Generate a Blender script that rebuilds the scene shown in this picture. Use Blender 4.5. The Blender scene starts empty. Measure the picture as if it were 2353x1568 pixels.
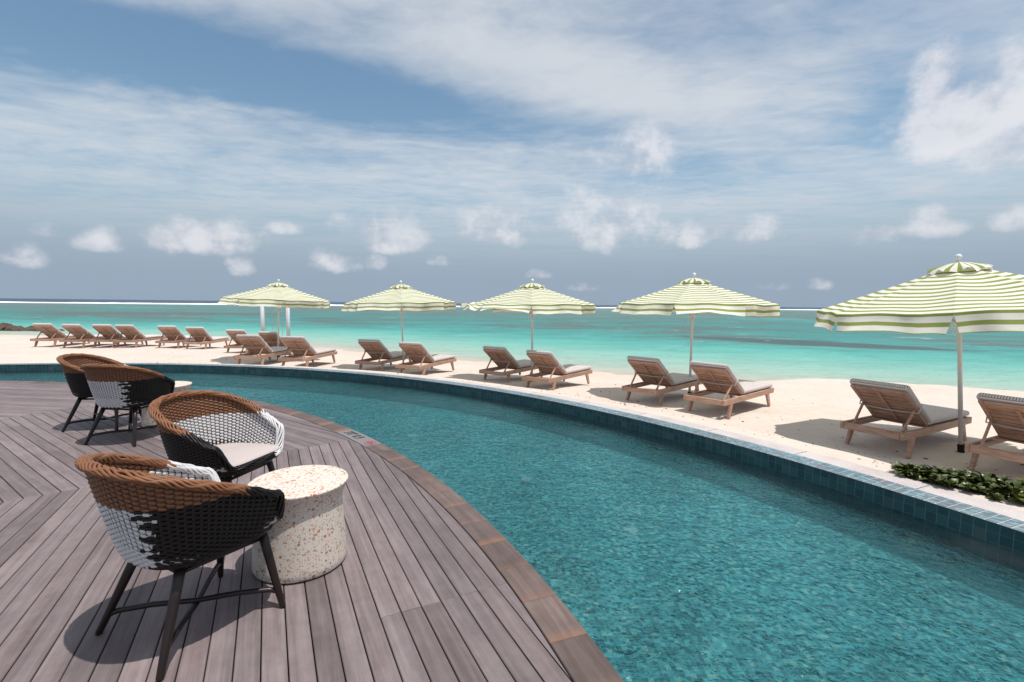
import bpy, bmesh, math, random
from mathutils import Vector, Matrix, noise as mnoise
import numpy as np

random.seed(7)
scene = bpy.context.scene
col = scene.collection
R = math.radians
PI = math.pi

# ------------------------------------------------------------------ camera
CAM_H = 1.5
cam_d = bpy.data.cameras.new('camera')
cam = bpy.data.objects.new('camera', cam_d)
col.objects.link(cam)
cam_d.sensor_width = 36.0
cam_d.lens = 17.0
cam_d.clip_start = 0.05
cam_d.clip_end = 30000
PITCH, ROLL = 0.0765, 0.0113
_F = Vector((0, math.cos(PITCH), -math.sin(PITCH)))
_U = Vector((0, math.sin(PITCH), math.cos(PITCH)))
_R = Vector((1, 0, 0))
_R2 = _R * math.cos(ROLL) + _U * math.sin(ROLL)
_U2 = _U * math.cos(ROLL) - _R * math.sin(ROLL)
m = Matrix((_R2, _U2, -_F)).transposed().to_4x4()
m.translation = (0, 0, CAM_H)
cam.matrix_world = m
scene.camera = cam

# ------------------------------------------------------------------ render settings
scene.render.engine = 'CYCLES'
cy = scene.cycles
cy.use_denoising = True
cy.max_bounces = 10
cy.diffuse_bounces = 4
cy.glossy_bounces = 4
cy.transmission_bounces = 8
cy.transparent_max_bounces = 16
cy.caustics_reflective = False
cy.caustics_refractive = False
cy.sample_clamp_indirect = 6.0
vs = scene.view_settings
vs.view_transform = 'Standard'
vs.look = 'None'
vs.gamma = 1.0
vs.use_curve_mapping = False
vs.exposure = 0.25

# sun: shadows run a little to the left and away from the camera, sun very high
SUN = Vector((0.235, -0.13, 1.0)).normalized()
SUN_EL = math.asin(SUN.z)
SUN_ROT = math.atan2(SUN.x, SUN.y)


# ------------------------------------------------------------------ node helper
class NT:
    def __init__(self, tree):
        self.t = tree
        self.n = tree.nodes
        self.l = tree.links

    def new(self, kind, **kw):
        nd = self.n.new(kind)
        for k, v in kw.items():
            setattr(nd, k, v)
        return nd

    def put(self, sock, v):
        if v is None:
            return
        if isinstance(v, bpy.types.NodeSocket):
            self.l.new(v, sock)
        elif isinstance(v, (tuple, list)) and len(v) == 3 and sock.type == 'RGBA':
            sock.default_value = (*v, 1)
        else:
            sock.default_value = v

    def math(self, op, a, b=None, c=None, clamp=False):
        nd = self.new('ShaderNodeMath', operation=op, use_clamp=clamp)
        for i, v in enumerate((a, b, c)):
            self.put(nd.inputs[i], v)
        return nd.outputs[0]

    def vmath(self, op, a, b=None, out=0):
        nd = self.new('ShaderNodeVectorMath', operation=op)
        self.put(nd.inputs[0], a)
        if b is not None:
            self.put(nd.inputs[1], b)
        return nd.outputs[out]

    def noise(self, vec, scale, detail=4, rough=0.55, dist=0.0, out=0):
        nd = self.new('ShaderNodeTexNoise')
        self.put(nd.inputs['Vector'], vec)
        self.put(nd.inputs['Scale'], scale)
        self.put(nd.inputs['Detail'], detail)
        self.put(nd.inputs['Roughness'], rough)
        self.put(nd.inputs['Distortion'], dist)
        return nd.outputs[out]

    def mix(self, f, a, b, blend='MIX'):
        nd = self.new('ShaderNodeMix', data_type='RGBA', blend_type=blend)
        nd.clamp_factor = True
        self.put(nd.inputs[0], f)
        self.put(nd.inputs[6], a)
        self.put(nd.inputs[7], b)
        return nd.outputs[2]

    def smooth(self, v, lo, hi):
        nd = self.new('ShaderNodeMapRange', interpolation_type='SMOOTHSTEP')
        self.put(nd.inputs[0], v)
        self.put(nd.inputs[1], lo)
        self.put(nd.inputs[2], hi)
        nd.inputs[3].default_value = 0
        nd.inputs[4].default_value = 1
        return nd.outputs[0]

    def ramp(self, v, stops, interp='LINEAR'):
        nd = self.new('ShaderNodeValToRGB')
        nd.color_ramp.interpolation = interp
        el = nd.color_ramp.elements
        while len(el) < len(stops):
            el.new(0.5)
        for e, (p, c) in zip(el, stops):
            e.position = p
            e.color = (*c, 1)
        self.put(nd.inputs[0], v)
        return nd.outputs[0]

    def sep(self, v):
        nd = self.new('ShaderNodeSeparateXYZ')
        self.put(nd.inputs[0], v)
        return nd.outputs

    def comb(self, x, y, z):
        nd = self.new('ShaderNodeCombineXYZ')
        for i, v in enumerate((x, y, z)):
            self.put(nd.inputs[i], v)
        return nd.outputs[0]

    def bump(self, h, strength=0.3, dist=0.01, normal=None):
        nd = self.new('ShaderNodeBump')
        nd.inputs['Strength'].default_value = strength
        nd.inputs['Distance'].default_value = dist
        self.put(nd.inputs['Height'], h)
        if normal is not None:
            self.put(nd.inputs['Normal'], normal)
        return nd.outputs[0]


def mat(name):
    mt = bpy.data.materials.new(name)
    mt.use_nodes = True
    t = NT(mt.node_tree)
    p = t.n['Principled BSDF']
    return mt, t, p


def setp(t, p, color=None, rough=None, spec=None, metal=None, normal=None):
    if color is not None:
        t.put(p.inputs['Base Color'], color)
    if rough is not None:
        t.put(p.inputs['Roughness'], rough)
    if spec is not None:
        t.put(p.inputs['Specular IOR Level'], spec)
    if metal is not None:
        t.put(p.inputs['Metallic'], metal)
    if normal is not None:
        t.put(p.inputs['Normal'], normal)


# ------------------------------------------------------------------ world: sky + clouds
world = bpy.data.worlds.new('World')
scene.world = world
world.use_nodes = True
w = NT(world.node_tree)
bg = w.n['Background']
sky = w.new('ShaderNodeTexSky', sky_type='NISHITA')
sky.sun_disc = False
sky.sun_elevation = SUN_EL
sky.sun_rotation = SUN_ROT
sky.air_density = 1.0
sky.dust_density = 1.2
sky.ozone_density = 1.6
tc = w.new('ShaderNodeTexCoord')
d = tc.outputs['Generated']
dx, dy, dz = w.sep(d)
zc = w.math('MAXIMUM', dz, 0.07)
px = w.math('DIVIDE', dx, zc)
py = w.math('DIVIDE', dy, zc)


def lin(c):
    return tuple(((v / 255) / 12.92 if v / 255 <= 0.04045 else ((v / 255 + 0.055) / 1.055) ** 2.4) for v in c)


SKY_STRENGTH = 0.1
kb = 1.0 / SKY_STRENGTH
# high thin cloud sheet in the plane of the cloud layer
P = w.comb(px, py, 0.0)
rotm = w.new('ShaderNodeMapping')
rotm.inputs['Rotation'].default_value = (0, 0, R(-24))
rotm.inputs['Scale'].default_value = (0.65, 1.2, 1)
w.put(rotm.inputs['Vector'], P)
warp = w.noise(P, 0.9, 4, 0.55, out=1)
warpv = w.vmath('SCALE', w.vmath('SUBTRACT', warp, (0.5, 0.5, 0.5)))
warpv.node.inputs['Scale'].default_value = 0.6
pw = w.vmath('ADD', rotm.outputs[0], warpv)
n1 = w.noise(pw, 0.9, 9, 0.58)
n2 = w.noise(pw, 3.4, 8, 0.62)
fine = w.new('ShaderNodeMapping')
fine.inputs['Rotation'].default_value = (0, 0, R(10))
fine.inputs['Scale'].default_value = (2.0, 2.5, 1)
w.put(fine.inputs['Vector'], w.vmath('ADD', P, warpv))
n3 = w.noise(fine.outputs[0], 2.4, 6, 0.6)


def gap(cx, cy, ang, ls, lq, warpk=0.5):
    """a clear lane in the cloud sheet, in cloud-plane coordinates"""
    ca, sa = math.cos(R(ang)), math.sin(R(ang))
    wx = w.math('ADD', px, w.math('MULTIPLY', w.math('SUBTRACT', n1, 0.5), warpk))
    wy = w.math('ADD', py, w.math('MULTIPLY', w.math('SUBTRACT', n2, 0.5), warpk))
    ax = w.math('SUBTRACT', wx, cx)
    ay = w.math('SUBTRACT', wy, cy)
    s = w.math('ADD', w.math('MULTIPLY', ax, ca / ls), w.math('MULTIPLY', ay, sa / ls))
    q = w.math('ADD', w.math('MULTIPLY', ax, -sa / lq), w.math('MULTIPLY', ay, ca / lq))
    e = w.math('ADD', w.math('MULTIPLY', s, s), w.math('MULTIPLY', q, q))
    return w.math('EXPONENT', w.math('MULTIPLY', e, -1.0))


cov = w.math('ADD', w.math('MULTIPLY', n1, 1.15), w.math('MULTIPLY', n2, 0.52))
cov = w.math('ADD', cov, w.math('MULTIPLY', n3, 0.42))
cov = w.math('SUBTRACT', cov, 0.46)
g1 = gap(-1.15, 2.25, 27, 1.75, 0.40)
g2 = gap(1.95, 2.45, 62, 0.75, 0.30)
g3 = gap(-2.2, 1.6, 27, 1.2, 0.35)
band = gap(0.35, 2.22, 24, 1.5, 0.32)
cov = w.math('SUBTRACT', cov, w.math('MULTIPLY', g1, 0.72))
cov = w.math('SUBTRACT', cov, w.math('MULTIPLY', g2, 0.45))
cov = w.math('SUBTRACT', cov, w.math('MULTIPLY', g3, 0.35))
cov = w.math('ADD', cov, w.math('MULTIPLY', band, 0.30))
sheet = w.smooth(cov, 0.05, 1.0)

C_SHEET = tuple(v * kb for v in lin((202, 206, 211)))
C_HAZE = tuple(v * kb for v in lin((137, 154, 173)))
C_CUM = tuple(v * kb for v in lin((218, 217, 221)))
C_CUMB = tuple(v * kb for v in lin((165, 172, 187)))

skc = w.new('ShaderNodeHueSaturation')
skc.inputs['Saturation'].default_value = 1.12
skc.inputs['Value'].default_value = 1.16
w.put(skc.inputs['Color'], w.mix(1.0, sky.outputs[0], (1.06, 1.06, 0.93), 'MULTIPLY'))
c0 = w.mix(w.math('MULTIPLY', sheet, 0.86), skc.outputs[0], C_SHEET)
# haze towards the horizon, everywhere around
hz = w.smooth(dz, 0.24, 0.04)
c1 = w.mix(w.math('MULTIPLY', hz, 0.93), c0, C_HAZE)

# cumulus: unit direction, half width and half height in radians
az = w.math('ARCTAN2', dx, dy)
el = w.math('ARCSINE', dz)
AE = w.comb(az, w.math('MULTIPLY', el, 1.15), 0.0)
pn = w.noise(AE, 12.0, 7, 0.57)
pn2 = w.noise(AE, 60.0, 5, 0.65)
puff = w.math('ADD', w.math('MULTIPLY', pn, 0.88), w.math('MULTIPLY', pn2, 0.12))


def pix_dir(x, y):
    """direction of a point of the picture given on a 2353-wide print"""
    f = 17 / 36 * 2353
    v = _F * f + _R2 * (x - 1176.5) - _U2 * (y - 784)
    v.normalize()
    return math.atan2(v.x, v.y), math.asin(v.z), f


CUM = [(45, 592, 62, 30, .85), (225, 560, 52, 26, .9), (500, 556, 92, 40, 1.0), (375, 562, 48, 34, .9),
       (95, 528, 48, 24, .7), (770, 606, 46, 30, .8), (555, 614, 34, 26, .65), (880, 535, 90, 52, .62),
       (905, 572, 50, 22, .7), (1150, 534, 80, 46, .78), (1400, 522, 92, 66, .95), (1580, 545, 66, 42, .78),
       (1455, 372, 72, 48, .95), (1740, 536, 60, 34, .5), (1990, 552, 56, 30, .6), (2140, 520, 60, 36, .72),
       (2335, 505, 50, 34, .7), (2250, 275, 150, 80, 1.5), (2150, 215, 50, 66, 1.35), (2330, 345, 90, 80, 1.25),
       (2065, 436, 28, 18, .5), (650, 525, 42, 20, .5), (1880, 660, 30, 16, .45), (1780, 660, 38, 14, .45),
       (1350, 662, 46, 14, .4), (1010, 604, 26, 14, .55), (865, 608, 24, 20, .5), (1235, 634, 26, 14, .45)]
total = None
for (cx, cyy, hw, hh, op) in CUM:
    a0, e0, f = pix_dir(cx, cyy)
    ca = math.cos(a0)
    sw = hw / f * ca * ca * 1.35
    sh = hh / f * ca * 1.4
    ua = w.math('MULTIPLY_ADD', az, 1 / sw, -a0 / sw)
    ue = w.math('MULTIPLY_ADD', el, 1 / sh, -e0 / sh)
    ue = w.math('MULTIPLY_ADD', w.math('MINIMUM', ue, 0.0), 0.9, ue)
    r2 = w.math('MULTIPLY_ADD', ue, ue, w.math('MULTIPLY', ua, ua))
    fall = w.math('MULTIPLY_ADD', r2, -0.78, 1.0 + (op - 1.0) * 0.8)
    total = fall if total is None else w.math('MAXIMUM', total, fall)
total = w.smooth(w.math('ADD', total, w.math('MULTIPLY', w.math('SUBTRACT', puff, 0.5), 4.0)), -0.05, 1.35)
# the same kind of small clouds further round the horizon
ring = w.math('MULTIPLY', w.smooth(el, 0.02, 0.06), w.smooth(el, 0.22, 0.12))
cell = w.noise(AE, 7.0, 3, 0.5)
side = w.smooth(w.math('ABSOLUTE', az), 0.86, 0.95)
more = w.math('MULTIPLY', w.math('MULTIPLY', w.smooth(w.math('ADD', w.math('MULTIPLY', cell, 0.7), w.math('MULTIPLY', puff, 0.5)), 0.62, 0.78), ring), side)
total = w.math('MAXIMUM', total, w.math('MULTIPLY', more, 0.8))
lump = w.smooth(w.math('ADD', puff, w.math('MULTIPLY', w.noise(w.vmath('ADD', AE, (0.0, 0.012, 0.0)), 16.0, 6, 0.55), -0.35)), 0.12, 0.42)
cumc = w.mix(lump, C_CUMB, C_CUM)
c2 = w.mix(w.math('MULTIPLY', total, 0.76), c1, cumc)
w.put(bg.inputs['Color'], c2)
bg.inputs['Strength'].default_value = SKY_STRENGTH
world.cycles.sampling_method = 'MANUAL'
world.cycles.sample_map_resolution = 256

# ------------------------------------------------------------------ sun
sun_d = bpy.data.lights.new('sun', 'SUN')
sun_d.energy = 3.5
sun_d.angle = R(0.53)
sun_d.color = (1.0, 0.955, 0.90)
sun = bpy.data.objects.new('sun', sun_d)
col.objects.link(sun)
sun.rotation_euler = (-SUN).to_track_quat('-Z', 'Y').to_euler()
sun.location = (5, -5, 30)


# ------------------------------------------------------------------ object helpers
def link(name, mesh, material=None, parent=None, smooth=False):
    if material is not None and not mesh.materials:
        mesh.materials.append(material)
    if smooth and len(mesh.polygons):
        mesh.polygons.foreach_set('use_smooth', [True] * len(mesh.polygons))
    o = bpy.data.objects.new(name, mesh)
    col.objects.link(o)
    if parent is not None:
        o.parent = parent
    return o


def empty(name, loc=(0, 0, 0), rz=0.0):
    o = bpy.data.objects.new(name, None)
    o.empty_display_size = 0.1
    o.location = loc
    o.rotation_euler = (0, 0, rz)
    col.objects.link(o)
    return o


def tag(o, label=None, cat=None, group=None, kind=None):
    if label:
        o['label'] = label
    if cat:
        o['category'] = cat
    if group:
        o['group'] = group
    if kind:
        o['kind'] = kind
    return o


def copy_tree(o, parent=None):
    c = o.copy()
    col.objects.link(c)
    if parent is not None:
        c.parent = parent
    for ch in [x for x in o.children]:
        copy_tree(ch, c)
    return c


class MB:
    """collects vertices and faces of ONE mesh"""

    def __init__(self):
        self.v = []
        self.f = []
        self.uv = {}

    def quadbox(self, c, s, rot=None):
        x, y, z = (q / 2 for q in s)
        b = len(self.v)
        for dx_, dy_, dz_ in ((-x, -y, -z), (x, -y, -z), (x, y, -z), (-x, y, -z), (-x, -y, z), (x, -y, z), (x, y, z), (-x, y, z)):
            p = Vector((dx_, dy_, dz_))
            if rot is not None:
                p = rot @ p
            self.v.append((p.x + c[0], p.y + c[1], p.z + c[2]))
        for q in ((0, 3, 2, 1), (4, 5, 6, 7), (0, 1, 5, 4), (1, 2, 6, 5), (2, 3, 7, 6), (3, 0, 4, 7)):
            self.f.append(tuple(b + i for i in q))
        return self

    def beam(self, a, b, wd, ht, wd2=None, ht2=None, up=(0, 0, 1)):
        """a four-sided bar from a to b, its section wd x ht, tapering"""
        a, b = Vector(a), Vector(b)
        dd = (b - a).normalized()
        u = Vector(up)
        s = dd.cross(u)
        if s.length < 1e-4:
            s = dd.cross(Vector((1, 0, 0)))
        s.normalize()
        u = s.cross(dd)
        wd2 = wd if wd2 is None else wd2
        ht2 = ht if ht2 is None else ht2
        k = len(self.v)
        for p, ww, hh in ((a, wd, ht), (b, wd2, ht2)):
            for i, j in ((-1, -1), (1, -1), (1, 1), (-1, 1)):
                q = p + s * (i * ww / 2) + u * (j * hh / 2)
                self.v.append(tuple(q))
        self.f += [(k, k + 1, k + 2, k + 3), (k + 7, k + 6, k + 5, k + 4)]
        for i in range(4):
            j = (i + 1) % 4
            self.f.append((k + i, k + 4 + i, k + 4 + j, k + j))
        return self

    def tube(self, pts, rad, n=8, closed=False, cap=True, flat=1.0):
        pts = [Vector(p) for p in pts]
        k = len(self.v)
        N = len(pts)
        rads = rad if isinstance(rad, (list, tuple)) else [rad] * N
        prev = None
        for i, p in enumerate(pts):
            if closed:
                t = pts[(i + 1) % N] - pts[i - 1]
            else:
                t = pts[min(i + 1, N - 1)] - pts[max(i - 1, 0)]
            t.normalize()
            if prev is None:
                s = t.cross(Vector((0, 0, 1)))
                if s.length < 1e-3:
                    s = t.cross(Vector((1, 0, 0)))
            else:
                s = prev - t * prev.dot(t)
            s.normalize()
            prev = s
            u = s.cross(t)
            for j in range(n):
                a = 2 * PI * j / n
                q = p + s * (math.cos(a) * rads[i] * flat) + u * (math.sin(a) * rads[i])
                self.v.append(tuple(q))
        for i in range(N if closed else N - 1):
            i2 = (i + 1) % N
            for j in range(n):
                j2 = (j + 1) % n
                self.f.append((k + i * n + j, k + i * n + j2, k + i2 * n + j2, k + i2 * n + j))
        if cap and not closed:
            self.f.append(tuple(k + j for j in range(n))[::-1])
            self.f.append(tuple(k + (N - 1) * n + j for j in range(n)))
        return self

    def lathe(self, prof, n=48, capt=True, capb=True):
        k = len(self.v)
        for r_, z_ in prof:
            for j in range(n):
                a = 2 * PI * j / n
                self.v.append((r_ * math.cos(a), r_ * math.sin(a), z_))
        for i in range(len(prof) - 1):
            for j in range(n):
                j2 = (j + 1) % n
                self.f.append((k + i * n + j, k + i * n + j2, k + (i + 1) * n + j2, k + (i + 1) * n + j))
        if capb:
            self.f.append(tuple(k + j for j in range(n))[::-1])
        if capt:
            self.f.append(tuple(k + (len(prof) - 1) * n + j for j in range(n)))
        return self

    def grid(self, rows):
        """rows of points -> quads"""
        k = len(self.v)
        n = len(rows[0])
        for r_ in rows:
            self.v += [tuple(p) for p in r_]
        for i in range(len(rows) - 1):
            for j in range(n - 1):
                self.f.append((k + i * n + j, k + i * n + j + 1, k + (i + 1) * n + j + 1, k + (i + 1) * n + j))
        return self

    def mesh(self, name):
        me = bpy.data.meshes.new(name)
        me.from_pydata(self.v, [], self.f)
        me.update()
        return me

    def build(self, name, material, parent=None, smooth=False):
        return link(name, self.mesh(name), material, parent, smooth)


def bevel_obj(o, width=0.005, seg=2):
    bm = bmesh.new()
    bm.from_mesh(o.data)
    bmesh.ops.bevel(bm, geom=[e for e in bm.edges], offset=width, segments=seg, affect='EDGES', profile=0.6)
    bm.to_mesh(o.data)
    bm.free()
    return o


def rounded_mesh(mb, name, width, seg=2):
    me = mb.mesh(name)
    bm = bmesh.new()
    bm.from_mesh(me)
    bmesh.ops.bevel(bm, geom=[e for e in bm.edges], offset=width, segments=seg, affect='EDGES', profile=0.6)
    bm.to_mesh(me)
    bm.free()
    return me


# pixel of the 3840-wide photograph -> point at height z
def at(x, y, z):
    f = 17 / 36 * 3840
    v = _F * f + _R2 * (x - 1920) - _U2 * (y - 1279.5)
    t = (z - CAM_H) / v.z
    return Vector((0, 0, CAM_H)) + v * t


def sm(t):
    t = max(0.0, min(1.0, t))
    return t * t * (3 - 2 * t)


# ------------------------------------------------------------------ materials
def wood_deck(name, ramp, tone=(0.72, 1.14), warm=0.10):
    mt, t, p = mat(name)
    tcn = t.new('ShaderNodeTexCoord')
    oi = t.new('ShaderNodeObjectInfo')
    rnd = oi.outputs['Random']
    off = t.comb(t.math('MULTIPLY', rnd, 61.0), t.math('MULTIPLY', rnd, 23.0), t.math('MULTIPLY', rnd, 37.0))
    v = t.vmath('ADD', tcn.outputs['Object'], off)
    g1_ = t.noise(t.vmath('MULTIPLY', v, (1.3, 26.0, 26.0)), 1.0, 6, 0.62, 0.6)
    g2_ = t.noise(t.vmath('MULTIPLY', v, (5.0, 150.0, 150.0)), 1.0, 3, 0.6)
    blot = t.noise(v, 3.2, 5, 0.6)
    blot2 = t.noise(v, 16.0, 5, 0.65)
    k = t.math('ADD', t.math('MULTIPLY', g1_, 0.5), t.math('MULTIPLY', g2_, 0.14))
    k = t.math('ADD', k, t.math('MULTIPLY', blot, 0.28))
    k = t.math('ADD', k, t.math('MULTIPLY', blot2, 0.16))
    c = t.ramp(k, ramp)
    tn = t.math('ADD', t.math('MULTIPLY', t.math('POWER', rnd, 0.7), tone[1] - tone[0]), tone[0])
    c = t.mix(1.0, c, t.comb(tn, tn, tn), 'MULTIPLY')
    r2 = t.math('FRACT', t.math('MULTIPLY', rnd, 17.31))
    c = t.mix(t.math('MULTIPLY', r2, warm * 2.2), c, t.mix(1.0, c, (1.08, 0.92, 0.86), 'MULTIPLY'))
    h = t.math('ADD', t.math('MULTIPLY', g2_, 0.6), t.math('MULTIPLY', g1_, 0.8))
    setp(t, p, c, t.math('ADD', t.math('MULTIPLY', blot2, 0.25), 0.5), 0.35, normal=t.bump(h, 0.35, 0.0025))
    return mt, t, p, c, v, tcn


M_PLANK = wood_deck('weathered_deck_wood', [(0.25, (0.072, 0.051, 0.052)), (0.5, (0.172, 0.137, 0.139)), (0.78, (0.295, 0.247, 0.247))], (0.66, 1.12))[0]
M_COPE, t, p, c, v, tcn = wood_deck('pool_edge_wood', [(0.25, (0.048, 0.034, 0.030)), (0.5, (0.115, 0.084, 0.075)), (0.8, (0.225, 0.175, 0.158))], (0.75, 1.15))
ox, oy, oz = t.sep(tcn.outputs['Object'])
st = t.noise(v, 9.0, 5, 0.65)
e1 = t.smooth(t.math('ADD', ox, t.math('MULTIPLY', st, 0.09)), 0.125, 0.20)
oi = t.new('ShaderNodeObjectInfo')
c3 = t.mix(t.math('MULTIPLY', e1, t.math('ADD', t.math('MULTIPLY', t.math('FRACT', t.math('MULTIPLY', oi.outputs['Random'], 7.7)), 0.45), 0.06)), c, (0.30, 0.14, 0.075))
dk = t.smooth(t.noise(v, 4.0, 3, 0.5), 0.55, 0.72)
c3 = t.mix(t.math('MULTIPLY', dk, 0.55), c3, (0.07, 0.05, 0.04))
t.put(p.inputs['Base Color'], c3)


def plain(name, color, rough=0.5, spec=0.4, metal=0.0, var=0.0, vscale=20.0, bump=0.0, bscale=80.0):
    mt, t, p = mat(name)
    tcn = t.new('ShaderNodeTexCoord')
    c_ = color
    if var > 0:
        nz = t.noise(tcn.outputs['Object'], vscale, 5, 0.6)
        f_ = t.math('ADD', t.math('MULTIPLY', nz, 2 * var), 1 - var)
        c_ = t.mix(1.0, (*color,), t.comb(f_, f_, f_), 'MULTIPLY')
    nrm = None
    if bump > 0:
        nrm = t.bump(t.noise(tcn.outputs['Object'], bscale, 4, 0.6), bump, 0.003)
    setp(t, p, c_, rough, spec, metal, nrm)
    return mt


M_DARK = plain('dark_gap', (0.012, 0.009, 0.009), 0.9)
M_BROWN = plain('brown_wicker', (0.215, 0.092, 0.043), 0.5, 0.3, var=0.28, vscale=26)
M_WHITE = plain('white_wicker', (0.60, 0.585, 0.59), 0.45, 0.4, var=0.12, vscale=26)
M_BLACK = plain('black_wicker', (0.0065, 0.0045, 0.0043), 0.42, 0.28, var=0.35, vscale=26)
M_LEG = plain('dark_brown_metal', (0.017, 0.0095, 0.0085), 0.35, 0.4, var=0.25, vscale=30)
M_STAKE_GAP = plain('dark_stake_and_gap', (0.02, 0.014, 0.012), 0.6)
M_POLE = plain('umbrella_pole_metal', (0.72, 0.69, 0.665), 0.38, 0.5, metal=0.15, var=0.06)
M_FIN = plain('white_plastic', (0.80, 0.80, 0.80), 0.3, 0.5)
M_STRAP = plain('grey_rope', (0.50, 0.46, 0.42), 0.8, var=0.35, vscale=90)
M_ROPE = plain('tan_rope', (0.42, 0.33, 0.26), 0.8)

# teak
M_TEAK, t, p = mat('teak')
tcn = t.new('ShaderNodeTexCoord')
oi = t.new('ShaderNodeObjectInfo')
v = t.vmath('ADD', tcn.outputs['Object'], t.comb(t.math('MULTIPLY', oi.outputs['Random'], 40.0), 0.0, t.math('MULTIPLY', oi.outputs['Random'], 17.0)))
gr = t.noise(t.vmath('MULTIPLY', v, (7.0, 7.0, 60.0)), 1.0, 5, 0.6, 0.4)
c = t.ramp(gr, [(0.25, (0.245, 0.130, 0.086)), (0.5, (0.42, 0.252, 0.180)), (0.8, (0.54, 0.350, 0.265))])
tn = t.math('ADD', t.math('MULTIPLY', oi.outputs['Random'], 0.3), 0.84)
c = t.mix(1.0, c, t.comb(tn, tn, tn), 'MULTIPLY')
setp(t, p, c, 0.5, 0.35, normal=t.bump(gr, 0.15, 0.002))


def fabric(name, base, stripe=None, width=0.011, duty=0.36):
    mt, t, p = mat(name)
    tcn = t.new('ShaderNodeTexCoord')
    weave = t.noise(tcn.outputs['Object'], 260.0, 3, 0.6)
    f_ = t.math('ADD', t.math('MULTIPLY', weave, 0.24), 0.88)
    c_ = t.mix(1.0, base, t.comb(f_, f_, f_), 'MULTIPLY')
    if stripe is not None:
        uvn = t.new('ShaderNodeUVMap')
        ux, uy, uz = t.sep(uvn.outputs[0])
        fr = t.math('FRACT', t.math('DIVIDE', ux, width))
        msk = t.math('LESS_THAN', fr, duty)
        c_ = t.mix(msk, c_, stripe)
    wr = t.noise(tcn.outputs['Object'], 5.0, 3, 0.5)
    setp(t, p, c_, 0.9, 0.15, normal=t.bump(t.math('ADD', t.math('MULTIPLY', weave, 0.15), wr), 0.3, 0.012))
    p.inputs['Sheen Weight'].default_value = 0.15
    return mt


M_PAD = fabric('beige_pad_fabric', (0.475, 0.415, 0.40))
M_CUSH = fabric('striped_cushion_fabric', (0.66, 0.59, 0.565), (0.17, 0.145, 0.145), 0.024, 0.28)
M_CUSHP = fabric('pale_cushion_fabric', (0.66, 0.585, 0.57), (0.46, 0.40, 0.40), 0.024, 0.26)

# terrazzo
M_TERR, t, p = mat('terrazzo')
tcn = t.new('ShaderNodeTexCoord')
obj_v = tcn.outputs['Object']
c = t.mix(t.noise(obj_v, 30.0, 4, 0.6), (0.635, 0.565, 0.49), (0.70, 0.63, 0.555))
for sc, thr, amt, seed in ((46.0, 0.36, 0.62, 0.0), (88.0, 0.36, 0.50, 3.7), (170.0, 0.36, 0.45, 9.1)):
    vv = t.vmath('ADD', obj_v, (seed, seed * 0.7, seed * 0.3))
    vv = t.vmath('ADD', vv, t.vmath('MULTIPLY', t.noise(obj_v, sc * 1.3, 2, 0.5, out=1), (0.35 / sc, 0.35 / sc, 0.35 / sc)))
    vo = t.new('ShaderNodeTexVoronoi', feature='F1', distance='CHEBYCHEV')
    t.put(vo.inputs['Vector'], vv)
    vo.inputs['Scale'].default_value = sc
    cr, cg, cb = t.sep(vo.outputs['Color'])
    m1 = t.math('LESS_THAN', vo.outputs['Distance'], t.math('ADD', t.math('MULTIPLY', cg, 0.22), thr * 0.38))
    m2 = t.math('LESS_THAN', cr, amt)
    chip = t.ramp(cb, [(0.0, (0.40, 0.17, 0.10)), (0.28, (0.52, 0.29, 0.18)), (0.55, (0.46, 0.36, 0.27)), (0.75, (0.27, 0.22, 0.19)), (0.9, (0.60, 0.34, 0.24))], 'CONSTANT')
    c = t.mix(t.math('MULTIPLY', m1, m2), c, chip)
setp(t, p, c, 0.55, 0.35)

# umbrella cloth: printed stripes, some light shines through
M_CLOTH, t, p = mat('striped_canopy_cloth')
uvn = t.new('ShaderNodeUVMap')
ux, uy, uz = t.sep(uvn.outputs[0])
tcn = t.new('ShaderNodeTexCoord')
fr = t.math('FRACT', t.math('DIVIDE', uy, 0.112))
msk = t.math('LESS_THAN', fr, 0.42)
wv = t.noise(tcn.outputs['Object'], 6.0, 4, 0.6)
f_ = t.math('ADD', t.math('MULTIPLY', wv, 0.2), 0.9)
c = t.mix(msk, (0.82, 0.80, 0.715), (0.285, 0.34, 0.10))
c = t.mix(1.0, c, t.comb(f_, f_, f_), 'MULTIPLY')
nb = t.bump(wv, 0.25, 0.02)
setp(t, p, c, 0.85, 0.15, normal=nb)
tr = t.new('ShaderNodeBsdfTranslucent')
t.put(tr.inputs['Color'], c)
mx = t.new('ShaderNodeMixShader')
mx.inputs[0].default_value = 0.28
t.l.new(p.outputs[0], mx.inputs[1])
t.l.new(tr.outputs[0], mx.inputs[2])
t.l.new(mx.outputs[0], t.n['Material Output'].inputs['Surface'])

# sand
M_SAND, t, p = mat('sand')
geo = t.new('ShaderNodeNewGeometry')
pos = geo.outputs['Position']
sx, sy, sz = t.sep(pos)
a_ = t.noise(pos, 0.8, 5, 0.6)
b_ = t.noise(pos, 6.0, 6, 0.65)
g_ = t.noise(pos, 90.0, 4, 0.7)
k = t.math('ADD', t.math('ADD', t.math('MULTIPLY', a_, 0.4), t.math('MULTIPLY', b_, 0.35)), t.math('MULTIPLY', g_, 0.25))
c = t.ramp(k, [(0.3, (0.52, 0.43, 0.365)), (0.5, (0.605, 0.52, 0.455)), (0.7, (0.66, 0.585, 0.525))])
wet = t.smooth(t.math('ADD', sz, t.math('MULTIPLY', t.math('SUBTRACT', a_, 0.5), 0.10)), -0.56, -0.68)
c = t.mix(t.math('MULTIPLY', wet, 0.7), c, (0.60, 0.475, 0.395))
spk = t.new('ShaderNodeTexVoronoi')
t.put(spk.inputs['Vector'], pos)
spk.inputs['Scale'].default_value = 9.0
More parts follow.
